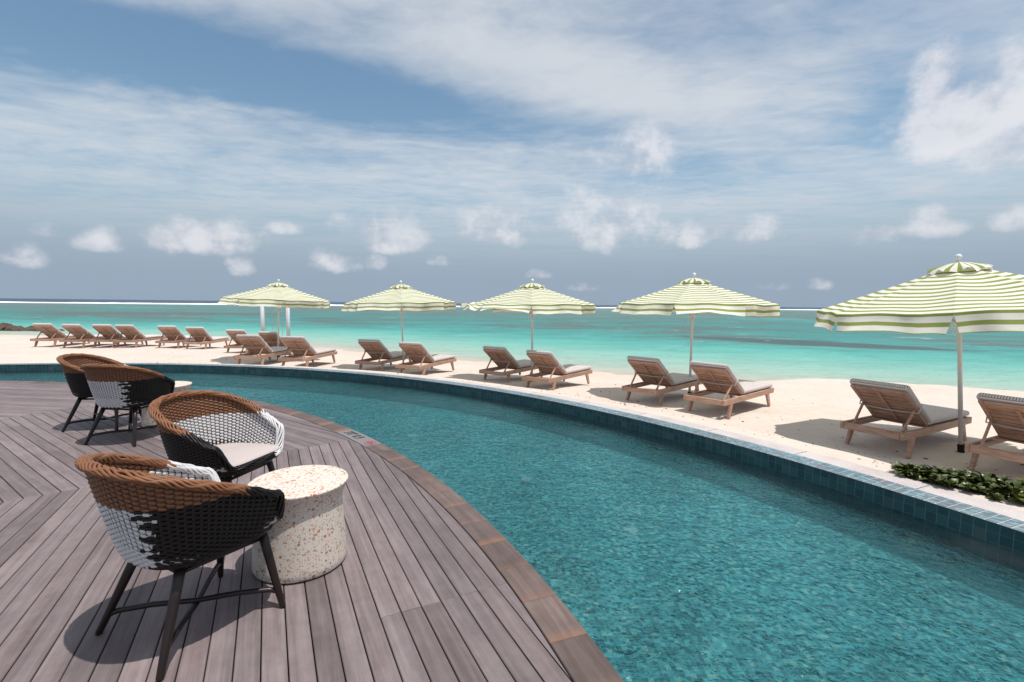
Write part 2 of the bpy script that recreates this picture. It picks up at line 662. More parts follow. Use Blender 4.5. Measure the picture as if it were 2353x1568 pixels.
s1, s2, s3 = t.sep(spk.outputs['Color'])
spm = t.math('MULTIPLY', t.math('LESS_THAN', spk.outputs['Distance'], t.math('MULTIPLY', s1, 0.10)), t.math('LESS_THAN', s2, 0.16))
c = t.mix(t.math('MULTIPLY', spm, 0.75), c, (0.17, 0.11, 0.08))
foot = t.noise(pos, 3.2, 3, 0.5, 0.3)
fv = t.new('ShaderNodeTexVoronoi')
t.put(fv.inputs['Vector'], t.vmath('ADD', t.vmath('MULTIPLY', pos, (1.0, 1.35, 0.0)), t.vmath('MULTIPLY', t.noise(pos, 2.0, 2, 0.5, out=1), (0.25, 0.25, 0.0))))
fv.inputs['Scale'].default_value = 2.3
f1, f2, f3 = t.sep(fv.outputs['Color'])
dim = t.math('MULTIPLY', t.smooth(fv.outputs['Distance'], 0.10, 0.30), t.math('LESS_THAN', f1, 0.55))
hgt = t.math('ADD', t.math('ADD', t.math('MULTIPLY', foot, 1.0), t.math('MULTIPLY', dim, 0.45)), t.math('ADD', t.math('MULTIPLY', b_, 0.5), t.math('MULTIPLY', g_, 0.06)))
setp(t, p, c, 0.95, 0.1, normal=t.bump(hgt, 0.55, 0.06))

# granite coping
M_GRAN, t, p = mat('pale_granite')
geo = t.new('ShaderNodeNewGeometry')
gp = geo.outputs['Position']
n_ = t.noise(gp, 220.0, 3, 0.7)
n2_ = t.noise(gp, 3.0, 4, 0.6)
c = t.ramp(t.math('ADD', t.math('MULTIPLY', n_, 0.75), t.math('MULTIPLY', n2_, 0.25)), [(0.32, (0.27, 0.235, 0.23)), (0.5, (0.50, 0.45, 0.435)), (0.66, (0.66, 0.60, 0.58))])
setp(t, p, c, 0.8, 0.25, normal=t.bump(n_, 0.3, 0.002))

# pool tiles (each tile object has its own tone)
M_TILE, t, p = mat('blue_rim_tile')
oi = t.new('ShaderNodeObjectInfo')
geo = t.new('ShaderNodeNewGeometry')
n_ = t.noise(geo.outputs['Position'], 30.0, 4, 0.65)
tone = t.math('FRACT', t.math('ADD', oi.outputs['Random'], t.math('MULTIPLY', t.noise(geo.outputs['Position'], 11.0, 0, 0.5), 2.0)))
c = t.ramp(tone, [(0.0, (0.075, 0.14, 0.18)), (0.35, (0.115, 0.21, 0.25)), (0.62, (0.16, 0.27, 0.31)), (0.84, (0.15, 0.14, 0.15)), (1.0, (0.09, 0.17, 0.22))])
c = t.mix(t.smooth(n_, 0.42, 0.7), c, t.mix(1.0, c, (1.5, 1.4, 1.35), 'MULTIPLY'))
setp(t, p, c, 0.25, 0.5)
M_GROUT = plain('white_grout', (0.55, 0.56, 0.56), 0.8, var=0.12)


def mosaic(name, use_uv, dark=1.0, size=0.0735, even=0.0):
    mt, t, p = mat(name)
    if use_uv:
        uvn = t.new('ShaderNodeUVMap')
        ux, uy, uz = t.sep(uvn.outputs[0])
    else:
        geo = t.new('ShaderNodeNewGeometry')
        ux, uy, uz = t.sep(geo.outputs['Position'])
    s_ = size
    a, b = t.math('DIVIDE', ux, s_), t.math('DIVIDE', uy, s_)
    wn = t.new('ShaderNodeTexWhiteNoise', noise_dimensions='2D')
    t.put(wn.inputs['Vector'], t.comb(t.math('FLOOR', a), t.math('FLOOR', b), 0.0))
    c = t.ramp(wn.outputs['Value'], [(0.0, (0.012, 0.055, 0.075)), (0.22, (0.035, 0.13, 0.16)), (0.45, (0.075, 0.235, 0.27)), (0.68, (0.12, 0.33, 0.36)), (0.86, (0.20, 0.47, 0.49)), (0.93, (0.50, 0.50, 0.38)), (0.96, (0.07, 0.24, 0.27)), (1.0, (0.07, 0.24, 0.27))])
    if even:
        c = t.mix(even, c, (0.065, 0.175, 0.205))
    ga = t.math('LESS_THAN', t.math('FRACT', a), 0.055)
    gb = t.math('LESS_THAN', t.math('FRACT', b), 0.055)
    c = t.mix(t.math('MAXIMUM', ga, t.math('MULTIPLY', gb, 1.0 - 0.6 * even)), c, (0.30, 0.42, 0.43))
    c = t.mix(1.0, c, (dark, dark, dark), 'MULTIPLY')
    setp(t, p, c, 0.4, 0.3)
    return mt


M_PFLOOR = mosaic('pool_floor_mosaic', False, 1.55, 0.03)  # pale and dark tile tones also stand in for sparkle on the water
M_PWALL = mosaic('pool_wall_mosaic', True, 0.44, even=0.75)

# pool water: clear surface that bends and reflects, tinted by its depth
M_POOL, t, p = mat('pool_water')
t.n.remove(p)
geo = t.new('ShaderNodeNewGeometry')
pos = geo.outputs['Position']
h1 = t.noise(t.vmath('MULTIPLY', pos, (1.0, 1.25, 1.0)), 6.5, 3, 0.5, 0.6)
h2 = t.noise(pos, 19.0, 3, 0.55, 0.8)
h3 = t.noise(pos, 1.6, 2, 0.5)
hh = t.math('ADD', t.math('MULTIPLY', h1, 1.0), t.math('MULTIPLY', h2, 0.60))
hh = t.math('ADD', hh, t.math('MULTIPLY', h3, 1.2))
calm = t.smooth(t.noise(t.vmath('MULTIPLY', pos, (1.0, 0.7, 1.0)), 0.55, 3, 0.55), 0.36, 0.62)
hh = t.math('MULTIPLY', hh, t.math('ADD', t.math('MULTIPLY', calm, 0.7), 0.45))
nrm = t.bump(hh, 1.0, 0.080)
tint = (0.66, 0.965, 0.985)
rf = t.new('ShaderNodeBsdfRefraction')
rf.inputs['IOR'].default_value = 1.33
rf.inputs['Roughness'].default_value = 0.0
t.put(rf.inputs['Color'], tint)
t.put(rf.inputs['Normal'], nrm)
tp = t.new('ShaderNodeBsdfTransparent')
t.put(tp.inputs['Color'], tint)
mxa = t.new('ShaderNodeMixShader')
mxa.inputs[0].default_value = 0.52
t.l.new(tp.outputs[0], mxa.inputs[1])
t.l.new(rf.outputs[0], mxa.inputs[2])
gl = t.new('ShaderNodeBsdfGlossy')
gl.inputs['Roughness'].default_value = 0.04
t.put(gl.inputs['Color'], (0.92, 0.96, 1.0))
t.put(gl.inputs['Normal'], nrm)
fr_ = t.new('ShaderNodeFresnel')
fr_.inputs['IOR'].default_value = 1.33
t.put(fr_.inputs['Normal'], nrm)
mxb = t.new('ShaderNodeMixShader')
t.put(mxb.inputs[0], fr_.outputs[0])
t.l.new(mxa.outputs[0], mxb.inputs[1])
t.l.new(gl.outputs[0], mxb.inputs[2])
t.l.new(mxb.outputs[0], t.n['Material Output'].inputs['Surface'])

# sea
M_SEA, t, p = mat('lagoon_water')
geo = t.new('ShaderNodeNewGeometry')
pos = geo.outputs['Position']
wx_, wy_, wz_ = t.sep(pos)
att = t.new('ShaderNodeAttribute', attribute_name='shore')
s_ = att.outputs['Fac']
reef = t.math('SUBTRACT', t.math('SUBTRACT', wy_, t.math('MULTIPLY', wx_, 0.31)), 335.0)
long_ = t.vmath('MULTIPLY', pos, (0.35, 1.0, 1.0))
wob = t.noise(t.vmath('MULTIPLY', pos, (0.5, 1.0, 1.0)), 0.09, 4, 0.6)
s2_ = t.math('ADD', s_, t.math('MULTIPLY', t.math('SUBTRACT', wob, 0.5), t.math('MULTIPLY', t.math('MINIMUM', s_, 40.0), 0.9)))
lg = t.math('DIVIDE', t.math('LOGARITHM', t.math('ADD', t.math('MAXIMUM', s2_, 0.0), 1.0), 10.0), 2.7)
c = t.ramp(lg, [(0.0, (0.56, 0.475, 0.395)), (0.06, (0.50, 0.47, 0.385)), (0.16, (0.39, 0.47, 0.385)), (0.30, (0.25, 0.48, 0.395)), (0.40, (0.105, 0.42, 0.355)),
                (0.48, (0.055, 0.32, 0.28)), (0.58, (0.04, 0.235, 0.21)), (0.70, (0.05, 0.225, 0.20)), (0.85, (0.08, 0.275, 0.245)), (1.0, (0.10, 0.28, 0.25))])
# brighter sandy streaks and dark coral patches
pa = t.noise(t.vmath('MULTIPLY', pos, (0.075, 0.13, 1.0)), 1.0, 9, 0.72, 0.5)
pb = t.noise(t.vmath('MULTIPLY', pos, (0.013, 0.022, 1.0)), 1.0, 9, 0.72, 0.4)
pc = t.noise(t.vmath('MULTIPLY', pos, (0.16, 0.55, 1.0)), 1.0, 5, 0.6, 0.4)
far1 = t.smooth(s_, 12.0, 26.0)
far2 = t.smooth(s_, 40.0, 110.0)
coral = t.math('MULTIPLY', t.smooth(pa, 0.475, 0.56), far1)
c = t.mix(t.math('MULTIPLY', coral, 0.85), c, (0.105, 0.115, 0.098))
coral2 = t.math('MULTIPLY', t.smooth(pb, 0.41, 0.50), far2)
c = t.mix(t.math('MULTIPLY', coral2, 0.8), c, (0.135, 0.15, 0.13))
strk = t.math('MULTIPLY', t.smooth(pb, 0.46, 0.34), far2)
c = t.mix(t.math('MULTIPLY', strk, 0.55), c, (0.13, 0.50, 0.45))
pd = t.noise(t.vmath('MULTIPLY', pos, (0.26, 0.42, 1.0)), 1.0, 10, 0.78, 0.5)
wave_shade = t.math('MULTIPLY', t.smooth(t.math('ADD', t.math('MULTIPLY', pc, 0.25), t.math('MULTIPLY', pd, 0.75)), 0.42, 0.60), t.math('ADD', t.math('MULTIPLY', t.smooth(s_, 4.0, 22.0), 0.75), 0.25))
c = t.mix(t.math('MULTIPLY', wave_shade, 0.62), c, (0.03, 0.155, 0.145))  # dark sides of the wavelets painted into the water colour
# a long dark coral bed off the middle of the beach
ex_ = t.math('SUBTRACT', wx_, 18.5)
ey_ = t.math('SUBTRACT', wy_, 30.8)
bx = t.math('DIVIDE', t.math('SUBTRACT', t.math('MULTIPLY', ex_, 0.80), t.math('MULTIPLY', ey_, 0.60)), 7.5)
by = t.math('DIVIDE', t.math('ADD', t.math('MULTIPLY', ex_, 0.60), t.math('MULTIPLY', ey_, 0.80)), 2.6)
be = t.math('ADD', t.math('MULTIPLY', bx, bx), t.math('MULTIPLY', by, by))
bed = t.smooth(t.math('ADD', t.math('SUBTRACT', 1.0, be), t.math('MULTIPLY', t.math('SUBTRACT', pc, 0.5), 2.0)), -0.3, 0.4)
c = t.mix(t.math('MULTIPLY', bed, 0.88), c, (0.055, 0.075, 0.072))
bx = t.math('DIVIDE', t.math('ADD', wx_, 62.0), 24.0)
by = t.math('DIVIDE', t.math('SUBTRACT', t.math('SUBTRACT', wy_, t.math('MULTIPLY', wx_, 0.0)), 80.0), 15.0)
be = t.math('ADD', t.math('MULTIPLY', bx, bx), t.math('MULTIPLY', by, by))
bed2 = t.smooth(t.math('ADD', t.math('SUBTRACT', 1.0, be), t.math('MULTIPLY', t.math('SUBTRACT', pa, 0.5), 2.6)), -0.1, 0.7)
c = t.mix(t.math('MULTIPLY', bed2, 0.9), c, (0.105, 0.11, 0.10))
# open ocean beyond the reef
c = t.mix(t.smooth(reef, -6.0, 10.0), c, (0.030, 0.058, 0.100))
# white caps
wc = t.noise(t.vmath('MULTIPLY', pos, (0.22, 0.75, 1.0)), 1.0, 5, 0.68, 0.3)
cap = t.math('MULTIPLY', t.smooth(wc, 0.665, 0.70), t.smooth(s_, 8.0, 20.0))
c = t.mix(t.math('MULTIPLY', cap, 0.8), c, (0.8, 0.85, 0.85))
w1 = t.noise(t.vmath('MULTIPLY', pos, (0.55, 1.3, 1.0)), 1.0, 5, 0.6, 0.5)
w2 = t.noise(t.vmath('MULTIPLY', pos, (2.0, 4.0, 1.0)), 1.0, 4, 0.6, 0.4)
hs = t.math('ADD', w1, t.math('MULTIPLY', w2, 0.3))
setp(t, p, c, 0.35, 0.12, normal=t.bump(hs, 1.0, 0.40))
M_FOAM = plain('sea_foam', (0.80, 0.82, 0.83), 0.9, 0.2, var=0.15, vscale=0.4)
M_ROCK = plain('brown_rock', (0.10, 0.07, 0.055), 0.9, 0.2, var=0.45, vscale=1.8, bump=0.8, bscale=6)
M_SIGN = plain('grey_marker_tile', (0.19, 0.18, 0.185), 0.6, 0.3, var=0.15, vscale=30)
M_INK = plain('black_ink', (0.015, 0.015, 0.015), 0.6)
M_RED = plain('red_ink', (0.50, 0.06, 0.07), 0.6)

# leaves
M_LEAF, t, p = mat('leaf')
oi = t.new('ShaderNodeObjectInfo')
geo = t.new('ShaderNodeNewGeometry')
n_ = t.noise(geo.outputs['Position'], 14.0, 3, 0.6)
k = t.math('ADD', t.math('MULTIPLY', oi.outputs['Random'], 0.6), t.math('MULTIPLY', n_, 0.4))
c = t.ramp(k, [(0.15, (0.022, 0.036, 0.006)), (0.5, (0.055, 0.075, 0.010)), (0.85, (0.12, 0.13, 0.018))])
setp(t, p, c, 0.38, 0.45)
M_STEM = plain('stem', (0.10, 0.085, 0.04), 0.7)

# ------------------------------------------------------------------ the setting: deck
C1 = Vector((-9.22, -1.53))      # centre of the deck's curved edge
R1 = 10.25
CD = Vector((-9.0, -1.1))        # centre the boards turn about
STEP, MIT1 = 28.4, 41.0
PITCHW, PHASE = 0.101, 8.67


def clip_poly(poly, nx, ny, dd):
    """keep the side where nx*x+ny*y <= dd"""
    out = []
    N = len(poly)
    for i in range(N):
        a, b = poly[i], poly[(i + 1) % N]
        da, db = nx * a[0] + ny * a[1] - dd, nx * b[0] + ny * b[1] - dd
        if da <= 0:
            out.append(a)
        if (da < 0 < db) or (db < 0 < da):
            q = da / (da - db)
            out.append((a[0] + (b[0] - a[0]) * q, a[1] + (b[1] - a[1]) * q))
    return out


def clean(poly, eps=0.0015):
    out = []
    for q in poly:
        if not out or math.hypot(q[0] - out[-1][0], q[1] - out[-1][1]) > eps:
            out.append(q)
    if len(out) > 2 and math.hypot(out[0][0] - out[-1][0], out[0][1] - out[-1][1]) <= eps:
        out.pop()
    return out


def area(poly):
    return 0.5 * sum(poly[i][0] * poly[(i + 1) % len(poly)][1] - poly[(i + 1) % len(poly)][0] * poly[i][1] for i in range(len(poly)))


def slab_mesh(name, poly, thick, ch=0.003):
    """a flat board with eased top edges; top at z = 0"""
    n = len(poly)
    ins = []
    for i in range(n):
        a, b, c_ = Vector(poly[i - 1]), Vector(poly[i]), Vector(poly[(i + 1) % n])
        e1_, e2_ = (b - a).normalized(), (c_ - b).normalized()
        n1_, n2_ = Vector((-e1_.y, e1_.x)), Vector((-e2_.y, e2_.x))
        kk = max(0.35, 1 + n1_.dot(n2_))
        ins.append(b + (n1_ + n2_) * (ch / kk))
    v = [(q.x, q.y, 0) for q in ins] + [(q[0], q[1], -ch) for q in poly] + [(q[0], q[1], -thick) for q in poly]
    f = [tuple(range(n))]
    for i in range(n):
        j = (i + 1) % n
        f.append((n + i, n + j, j, i))
        f.append((2 * n + i, 2 * n + j, n + j, n + i))
    f.append(tuple(range(2 * n, 3 * n))[::-1])
    me = bpy.data.meshes.new(name)
    me.from_pydata(v, [], f)
    me.update()
    return me


deck = empty('wooden_deck')
tag(deck, kind='structure')
arc = [(C1.x + 10.052 * math.cos(R(a_)), C1.y + 10.052 * math.sin(R(a_))) for a_ in np.arange(0, 360, 0.75)]
arc_planes = []
for i in range(len(arc)):
    a_, b_ = arc[i], arc[(i + 1) % len(arc)]
    ex, ey = b_[0] - a_[0], b_[1] - a_[1]
    L_ = math.hypot(ex, ey)
    arc_planes.append((ey / L_, -ex / L_, (ey * a_[0] - ex * a_[1]) / L_, math.degrees(math.atan2(a_[1] - C1.y, a_[0] - C1.x)) % 360))
GAP = 0.0054
prnd = random.Random(11)
# limits of what is laid: a little more than the frame sees
for sec in (-1, 0, 1, 2):          # -1: nearest the camera on the right, 0: near, 1: middle, 2: far left
    nang = MIT1 - STEP / 2 + STEP * sec
    if sec == -1:
        nang = MIT1 - STEP * 1.5
    elif sec >= 0:
        nang = MIT1 - STEP / 2 + STEP * (sec)
    nv = Vector((math.cos(R(nang)), math.sin(R(nang))))
    tv = Vector((-nv.y, nv.x))
    lo_a, hi_a = nang - STEP / 2, nang + STEP / 2
    k0 = int(math.floor((10.3 - PHASE) / PITCHW))
    for k in range(-40, k0 + 1):
        o0 = PHASE + k * PITCHW + GAP / 2
        o1 = o0 + PITCHW - GAP
        if o0 > 10.4 or o1 < 4.9:
            continue
        tmax = o1 * math.tan(R(STEP / 2)) + 0.2
        # butt joints along the board
        cuts = [-tmax, tmax]
        if sec == 0:
            if 8.93 < (o0 + o1) / 2 < 9.75:
                cuts.append(-0.835)
            elif prnd.random() < 0.5:
                cuts.append(prnd.choice((1.35, 0.55, -1.55, 0.55)) if o0 < 8.0 else prnd.choice((-1.6, -1.9)))
        elif prnd.random() < 0.55:
            cuts.append(prnd.choice((-1.1, 0.4, 1.2)))
        cuts.sort()
        for ci in range(len(cuts) - 1):
            t0_, t1_ = cuts[ci] + 0.0012, cuts[ci + 1] - 0.0012
            poly = [tuple(CD + nv * o + tv * tt) for o, tt in ((o0, t0_), (o1, t0_), (o1, t1_), (o0, t1_))]
            for ang_, sgn in ((lo_a, 1), (hi_a, -1)):
                # miter line through CD at angle ang_
                nx, ny = math.sin(R(ang_)) * sgn, -math.cos(R(ang_)) * sgn
                poly = clip_poly(poly, nx, ny, nx * CD.x + ny * CD.y - 0.0008)
                if len(poly) < 3:
                    break
            if len(poly) < 3:
                continue
            mid = Vector((sum(q[0] for q in poly) / len(poly), sum(q[1] for q in poly) / len(poly)))
            if max((Vector(q) - C1).length for q in poly) > 10.0:
                for nx, ny, dd, aa in arc_planes:
                    poly = clip_poly(poly, nx, ny, dd)
                    if len(poly) < 3:
                        break
            if len(poly) < 3:
                continue
            poly = clean(poly)
            if len(poly) < 3 or abs(area(poly)) < 0.0015:
                continue
            # in view?
            if not any(q[1] > 0.4 and -1.3 * q[1] - 1.3 < q[0] < 1.2 * q[1] + 1.3 for q in poly):
                continue
            if area(poly) < 0:
                poly = poly[::-1]
            mid = Vector((sum(q[0] for q in poly) / len(poly), sum(q[1] for q in poly) / len(poly)))
            ca, sa = tv.x, tv.y
            loc_poly = [((q[0] - mid.x) * ca + (q[1] - mid.y) * sa, -(q[0] - mid.x) * sa + (q[1] - mid.y) * ca) for q in poly]
            o = link('plank', slab_mesh('plank', loc_poly, 0.024), M_PLANK, deck)
            o.location = (mid.x, mid.y, prnd.uniform(-0.0012, 0.0012))
            o.rotation_euler = (0, 0, math.atan2(tv.y, tv.x))

# near-black sheet under the boards, standing in for shade in the gaps
base = MB()
pts = [(C1.x + 10.04 * math.cos(R(a_)), C1.y + 10.04 * math.sin(R(a_)), -0.045) for a_ in range(-40, 181, 3)]
base.v = [(-12, -6, -0.045)] + pts
base.f = [(0, i, i + 1) for i in range(1, len(pts))]
o = base.build('deck_underlay', M_DARK)
tag(o, kind='structure')

# curved boards along the pool edge
coping = empty('deck_edging')
tag(coping, kind='structure')
MARK0, MARK1 = 40.1, 44.3
edges = []
a_ = 8.0
while a_ < MARK0 - 0.3:
    edges.append(a_)
    a_ += 1.78 * (1.0 if a_ < 29 else 1.15)
base_ang = [20.79 + (i - 8) * 1.78 for i in range(0, 19)]
edges = [x for x in base_ang if x < MARK0 - 0.8] + [MARK0]
rest = list(np.arange(MARK1, 140, 2.35))
pairs = list(zip(edges[:-1], edges[1:])) + list(zip(rest[:-1], rest[1:]))
for a0, a1 in pairs:
    am = (a0 + a1) / 2
    n = 5
    g = math.degrees(0.0012 / R1)
    pin = [(10.060, a0 + g + (a1 - a0 - 2 * g) * i / n) for i in range(n + 1)]
    pout = [(R1, a1 - g - (a1 - a0 - 2 * g) * i / n) for i in range(n + 1)]
    cm = Vector((10.155 * math.cos(R(am)), 10.155 * math.sin(R(am))))
    tx = Vector((math.sin(R(am)), -math.cos(R(am))))       # local x runs towards the camera end
    ty = Vector((-tx.y, tx.x))
    poly = []
    for r_, q in pin + pout:
        pt = Vector((r_ * math.cos(R(q)), r_ * math.sin(R(q)))) - cm
        poly.append((pt.dot(tx), pt.dot(ty)))
    if area(poly) < 0:
        poly = poly[::-1]
    # stretch so that the stain sits at the end of every board, whatever its length
    o = link('edge_board', slab_mesh('edge_board', poly, 0.04, 0.004), M_COPE, coping)
    o.location = (C1.x + cm.x, C1.y + cm.y, prnd.uniform(-0.001, 0.001))
    o.rotation_euler = (0, 0, math.atan2(tx.y, tx.x))

# depth marker set into the edging
am = (MARK0 + MARK1) / 2
cm = Vector((10.155 * math.cos(R(am)), 10.155 * math.sin(R(am))))
mk = empty('pool_depth_marker', (C1.x + cm.x, C1.y + cm.y, 0.0), R(am) - PI / 2)
tag(mk, 'grey depth marker with black figures and a red no diving sign', 'marker')
n = 10
poly = []
for r_, q in [(10.060, MARK0 + 0.02 + (MARK1 - MARK0 - 0.04) * i / n) for i in range(n + 1)] + [(R1 - 0.001, MARK1 - 0.02 - (MARK1 - MARK0 - 0.04) * i / n) for i in range(n + 1)]:
    pt = Vector((r_ * math.cos(R(q)), r_ * math.sin(R(q)))) - cm
    ca, sa = math.cos(R(am) - PI / 2), math.sin(R(am) - PI / 2)
    poly.append((pt.x * ca + pt.y * sa, -pt.x * sa + pt.y * ca))
if area(poly) < 0:
    poly = poly[::-1]
o = link('plate', slab_mesh('plate', poly, 0.04, 0.002), M_SIGN, mk)


def text_mesh(name, body, size, material, parent, loc, rz=0.0, xs=1.0, off=0.0):
    cu = bpy.data.curves.new(name, 'FONT')
    cu.body = body
    cu.size = size
    cu.align_x = 'CENTER'
    cu.align_y = 'CENTER'
    cu.extrude = 0.0004
    cu.offset = off
    tmp = bpy.data.objects.new('tmp_text', cu)
    col.objects.link(tmp)
    dg = bpy.context.evaluated_depsgraph_get()
    me = bpy.data.meshes.new_from_object(tmp.evaluated_get(dg))
    bpy.data.objects.remove(tmp)
    me.materials.clear()
    o_ = link(name, me, material, parent)
    o_.location = loc
    o_.rotation_euler = (0, 0, rz)
    o_.scale = (xs, 1, 1)
    return o_


text_mesh('lettering', "3'0\" 0.9", 0.15, M_INK, mk, (-0.12, -0.004, 0.0025), 0, 0.80)
ring_ = MB()
rows = []
for i in range(33):
    a_ = 2 * PI * i / 32
    rows.append([(0.068 * math.cos(a_), 0.068 * math.sin(a_), 0), (0.055 * math.cos(a_), 0.055 * math.sin(a_), 0)])
ring_.grid(rows)
ring_.quadbox((0, 0, 0), (0.115, 0.013, 0.0008), Matrix.Rotation(R(-45), 3, 'Z'))
o = ring_.build('no_diving_sign', M_RED, mk)
o.location = (0.285, 0.0, 0.003)
dv = MB()
dv.beam((-0.03, -0.02, 0), (0.02, 0.015, 0), 0.012, 0.0006)
dv.beam((0.02, 0.015, 0), (0.035, -0.01, 0), 0.010, 0.0006)
o = dv.build('diver_figure', M_INK, mk)
o.location = (0.285, 0.0, 0.0022)

# ------------------------------------------------------------------ the setting: pool
C2 = Vector((-8.505, -1.732))
R2 = 12.95
WATER_Z, FLOOR_Z = -0.150, -0.50
AN = list(np.arange(-8, 141, 1.0))


def ring_pt(c_, r_, a, z):
    return (c_.x + r_ * math.cos(R(a)), c_.y + r_ * math.sin(R(a)), z)


mb = MB()
rows = []
for a in AN:
    p0, p1 = Vector(ring_pt(C1, R1 - 0.03, a, WATER_Z)), Vector(ring_pt(C2, R2 + 0.004, a, WATER_Z))
    rows.append([tuple(p0.lerp(p1, i / 6)) for i in range(7)])
mb.grid(rows)
o = mb.build('pool_water', M_POOL)
tag(o, kind='structure')
mb = MB()
mb.grid([[ring_pt(C1, R1 - 0.05, a, FLOOR_Z), ring_pt(C2, R2 + 0.05, a, FLOOR_Z)] for a in AN])
o = mb.build('pool_floor', M_PFLOOR)
tag(o, kind='structure')


def wall_strip(name, c_, r_, flip):
    mb_ = MB()
    mb_.grid([[ring_pt(c_, r_, a, -0.012), ring_pt(c_, r_, a, FLOOR_Z - 0.02)] for a in AN])
    if flip:
        mb_.f = [f[::-1] for f in mb_.f]
    me = mb_.mesh(name)
    uvl = me.uv_layers.new(name='UVMap')
    for lp in me.loops:
        co = me.vertices[lp.vertex_index].co
        uvl.data[lp.index].uv = (R(math.degrees(math.atan2(co.y - c_.y, co.x - c_.x))) * r_, co.z - WATER_Z)
    o_ = link(name, me, M_PWALL)
    tag(o_, kind='structure')


wall_strip('pool_wall', C1, R1 - 0.04, False)
wall_strip('pool_wall', C2, R2, True)

# white discs added on the pool floor to imitate bright spots of light
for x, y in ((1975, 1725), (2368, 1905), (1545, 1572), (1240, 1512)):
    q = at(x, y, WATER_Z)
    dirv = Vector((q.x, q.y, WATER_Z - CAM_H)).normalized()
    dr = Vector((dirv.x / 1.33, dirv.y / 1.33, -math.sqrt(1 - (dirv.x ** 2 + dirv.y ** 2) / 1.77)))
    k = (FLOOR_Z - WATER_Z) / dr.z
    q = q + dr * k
    nm = {1975: 'pale disc for the light spot in the middle of the pool', 2368: 'pale disc for the largest light spot, nearest the wooden edge', 1545: 'pale disc for the light spot out from the depth marker', 1240: 'pale disc for the light spot farthest from the camera'}[x]
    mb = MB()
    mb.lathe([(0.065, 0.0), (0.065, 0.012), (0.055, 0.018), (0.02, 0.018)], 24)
    o = mb.build('light_spot_disc', M_FIN)
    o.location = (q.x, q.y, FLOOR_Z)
    tag(o, nm, 'pool inlet', 'discs for light spots on the pool floor')

# rim: three rows of small tiles on a grout bed
rim = empty('pool_rim')
tag(rim, kind='structure')
ROWS = [(R2 + 0.002 + i * 0.0735, R2 + 0.002 + (i + 1) * 0.0735) for i in range(3)]
bed_ = MB()
bed_.grid([[ring_pt(C2, R2 + 0.001, a, -0.003), ring_pt(C2, R2 + 0.224, a, -0.003)] for a in AN])
bed_.grid([[ring_pt(C2, R2 + 0.224, a, -0.003), ring_pt(C2, R2 + 0.224, a, -0.3)] for a in AN])
bed_.build('grout_bed', M_GROUT, rim)
TA = 0.325


def tile_geo(mb_, a0, a1, r0, r1, zt):
    g_a = math.degrees(0.0030 / R2)
    k = len(mb_.v)
    for z_, ins_ in ((-0.004, 0.0), (zt, 0.0012)):
        ia = math.degrees(ins_ / R2)
        for r_, a in ((r0 + 0.0030 + ins_, a0 + g_a + ia), (r1 - 0.0030 - ins_, a0 + g_a + ia), (r1 - 0.0030 - ins_, a1 - g_a - ia), (r0 + 0.0030 + ins_, a1 - g_a - ia)):
            mb_.v.append(ring_pt(C2, r_, a, z_))
    mb_.f += [(k + 4, k + 5, k + 6, k + 7), (k, k + 1, k + 5, k + 4), (k + 1, k + 2, k + 6, k + 5), (k + 2, k + 3, k + 7, k + 6), (k + 3, k, k + 4, k + 7)]


tile_me = []
for (r0, r1) in ROWS:
    mb = MB()
    tile_geo(mb, -TA / 2, TA / 2, r0, r1, 0.0)
    # bring to the tile's own centre
    cx = C2.x + (r0 + r1) / 2
    mb.v = [(q[0] - cx, q[1] - C2.y, q[2]) for q in mb.v]
    me = mb.mesh('tile')
    me.materials.append(M_TILE)
    tile_me.append(me)
A_START, NCOL = 19.6, 100
for i in range(NCOL):
    a = A_START + (i + 0.5) * TA
    for me, (r0, r1) in zip(tile_me, ROWS):
        o = bpy.data.objects.new('tile', me)
        col.objects.link(o)
        o.parent = rim
        o.location = ring_pt(C2, (r0 + r1) / 2, a, prnd.uniform(-0.0006, 0.0006))
        o.rotation_euler = (0, 0, R(a))
mb = MB()
a = A_START - 25 * TA
for i in range(25):
    for (r0, r1) in ROWS:
        tile_geo(mb, a + i * TA, a + (i + 1) * TA, r0, r1, 0.0)
a = A_START + NCOL * TA
while a < 135:
    for (r0, r1) in ROWS:
        tile_geo(mb, a, a + TA, r0, r1, 0.0)
    a += TA
o = mb.build('far_tiles', M_TILE, rim)
tag(o, kind='stuff')

# granite slabs behind the rim
slabs = empty('granite_coping')
tag(slabs, kind='structure')
a = 12.0
i = 0
while a < 136:
    da = 4.6
    n = 8
    mb = MB()
    g_ = math.degrees(0.004 / 13.4)
    top = [[ring_pt(C2, 13.182, a + g_ + (da - 2 * g_) * j / n, -0.055), ring_pt(C2, 13.60, a + g_ + (da - 2 * g_) * j / n, -0.058)] for j in range(n + 1)]
    mb.grid(top)
    mb.grid([[top[j][1], (top[j][1][0], top[j][1][1], -0.2)] for j in range(n + 1)])
    mb.grid([[top[j][0], (top[j][0][0], top[j][0][1], -0.2)] for j in range(n + 1)])
    mb.f.append((0, 1, 2 * (n + 1) + 1, 2 * (n + 1)))
    mb.build('slab', M_GRAN, slabs)
    a += da

# ------------------------------------------------------------------ the setting: beach and sea
SEA_Z = -0.75
SHORE = [(-140, 46), (-90, 36), (-60, 32.5), (-31.6, 29.8), (-16, 27.0), (-8.1, 22.9), (-6.7, 21.8), (-1.5, 18.8), (2.9, 16.1), (5.3, 14.9), (7.9, 13.9), (9.6, 13.4), (11.6, 12.4), (15, 10.6), (22, 7), (40, -3), (80, -28), (140, -70)]
SEG = [(np.array(a_), np.array(b_)) for a_, b_ in zip(SHORE[:-1], SHORE[1:])]


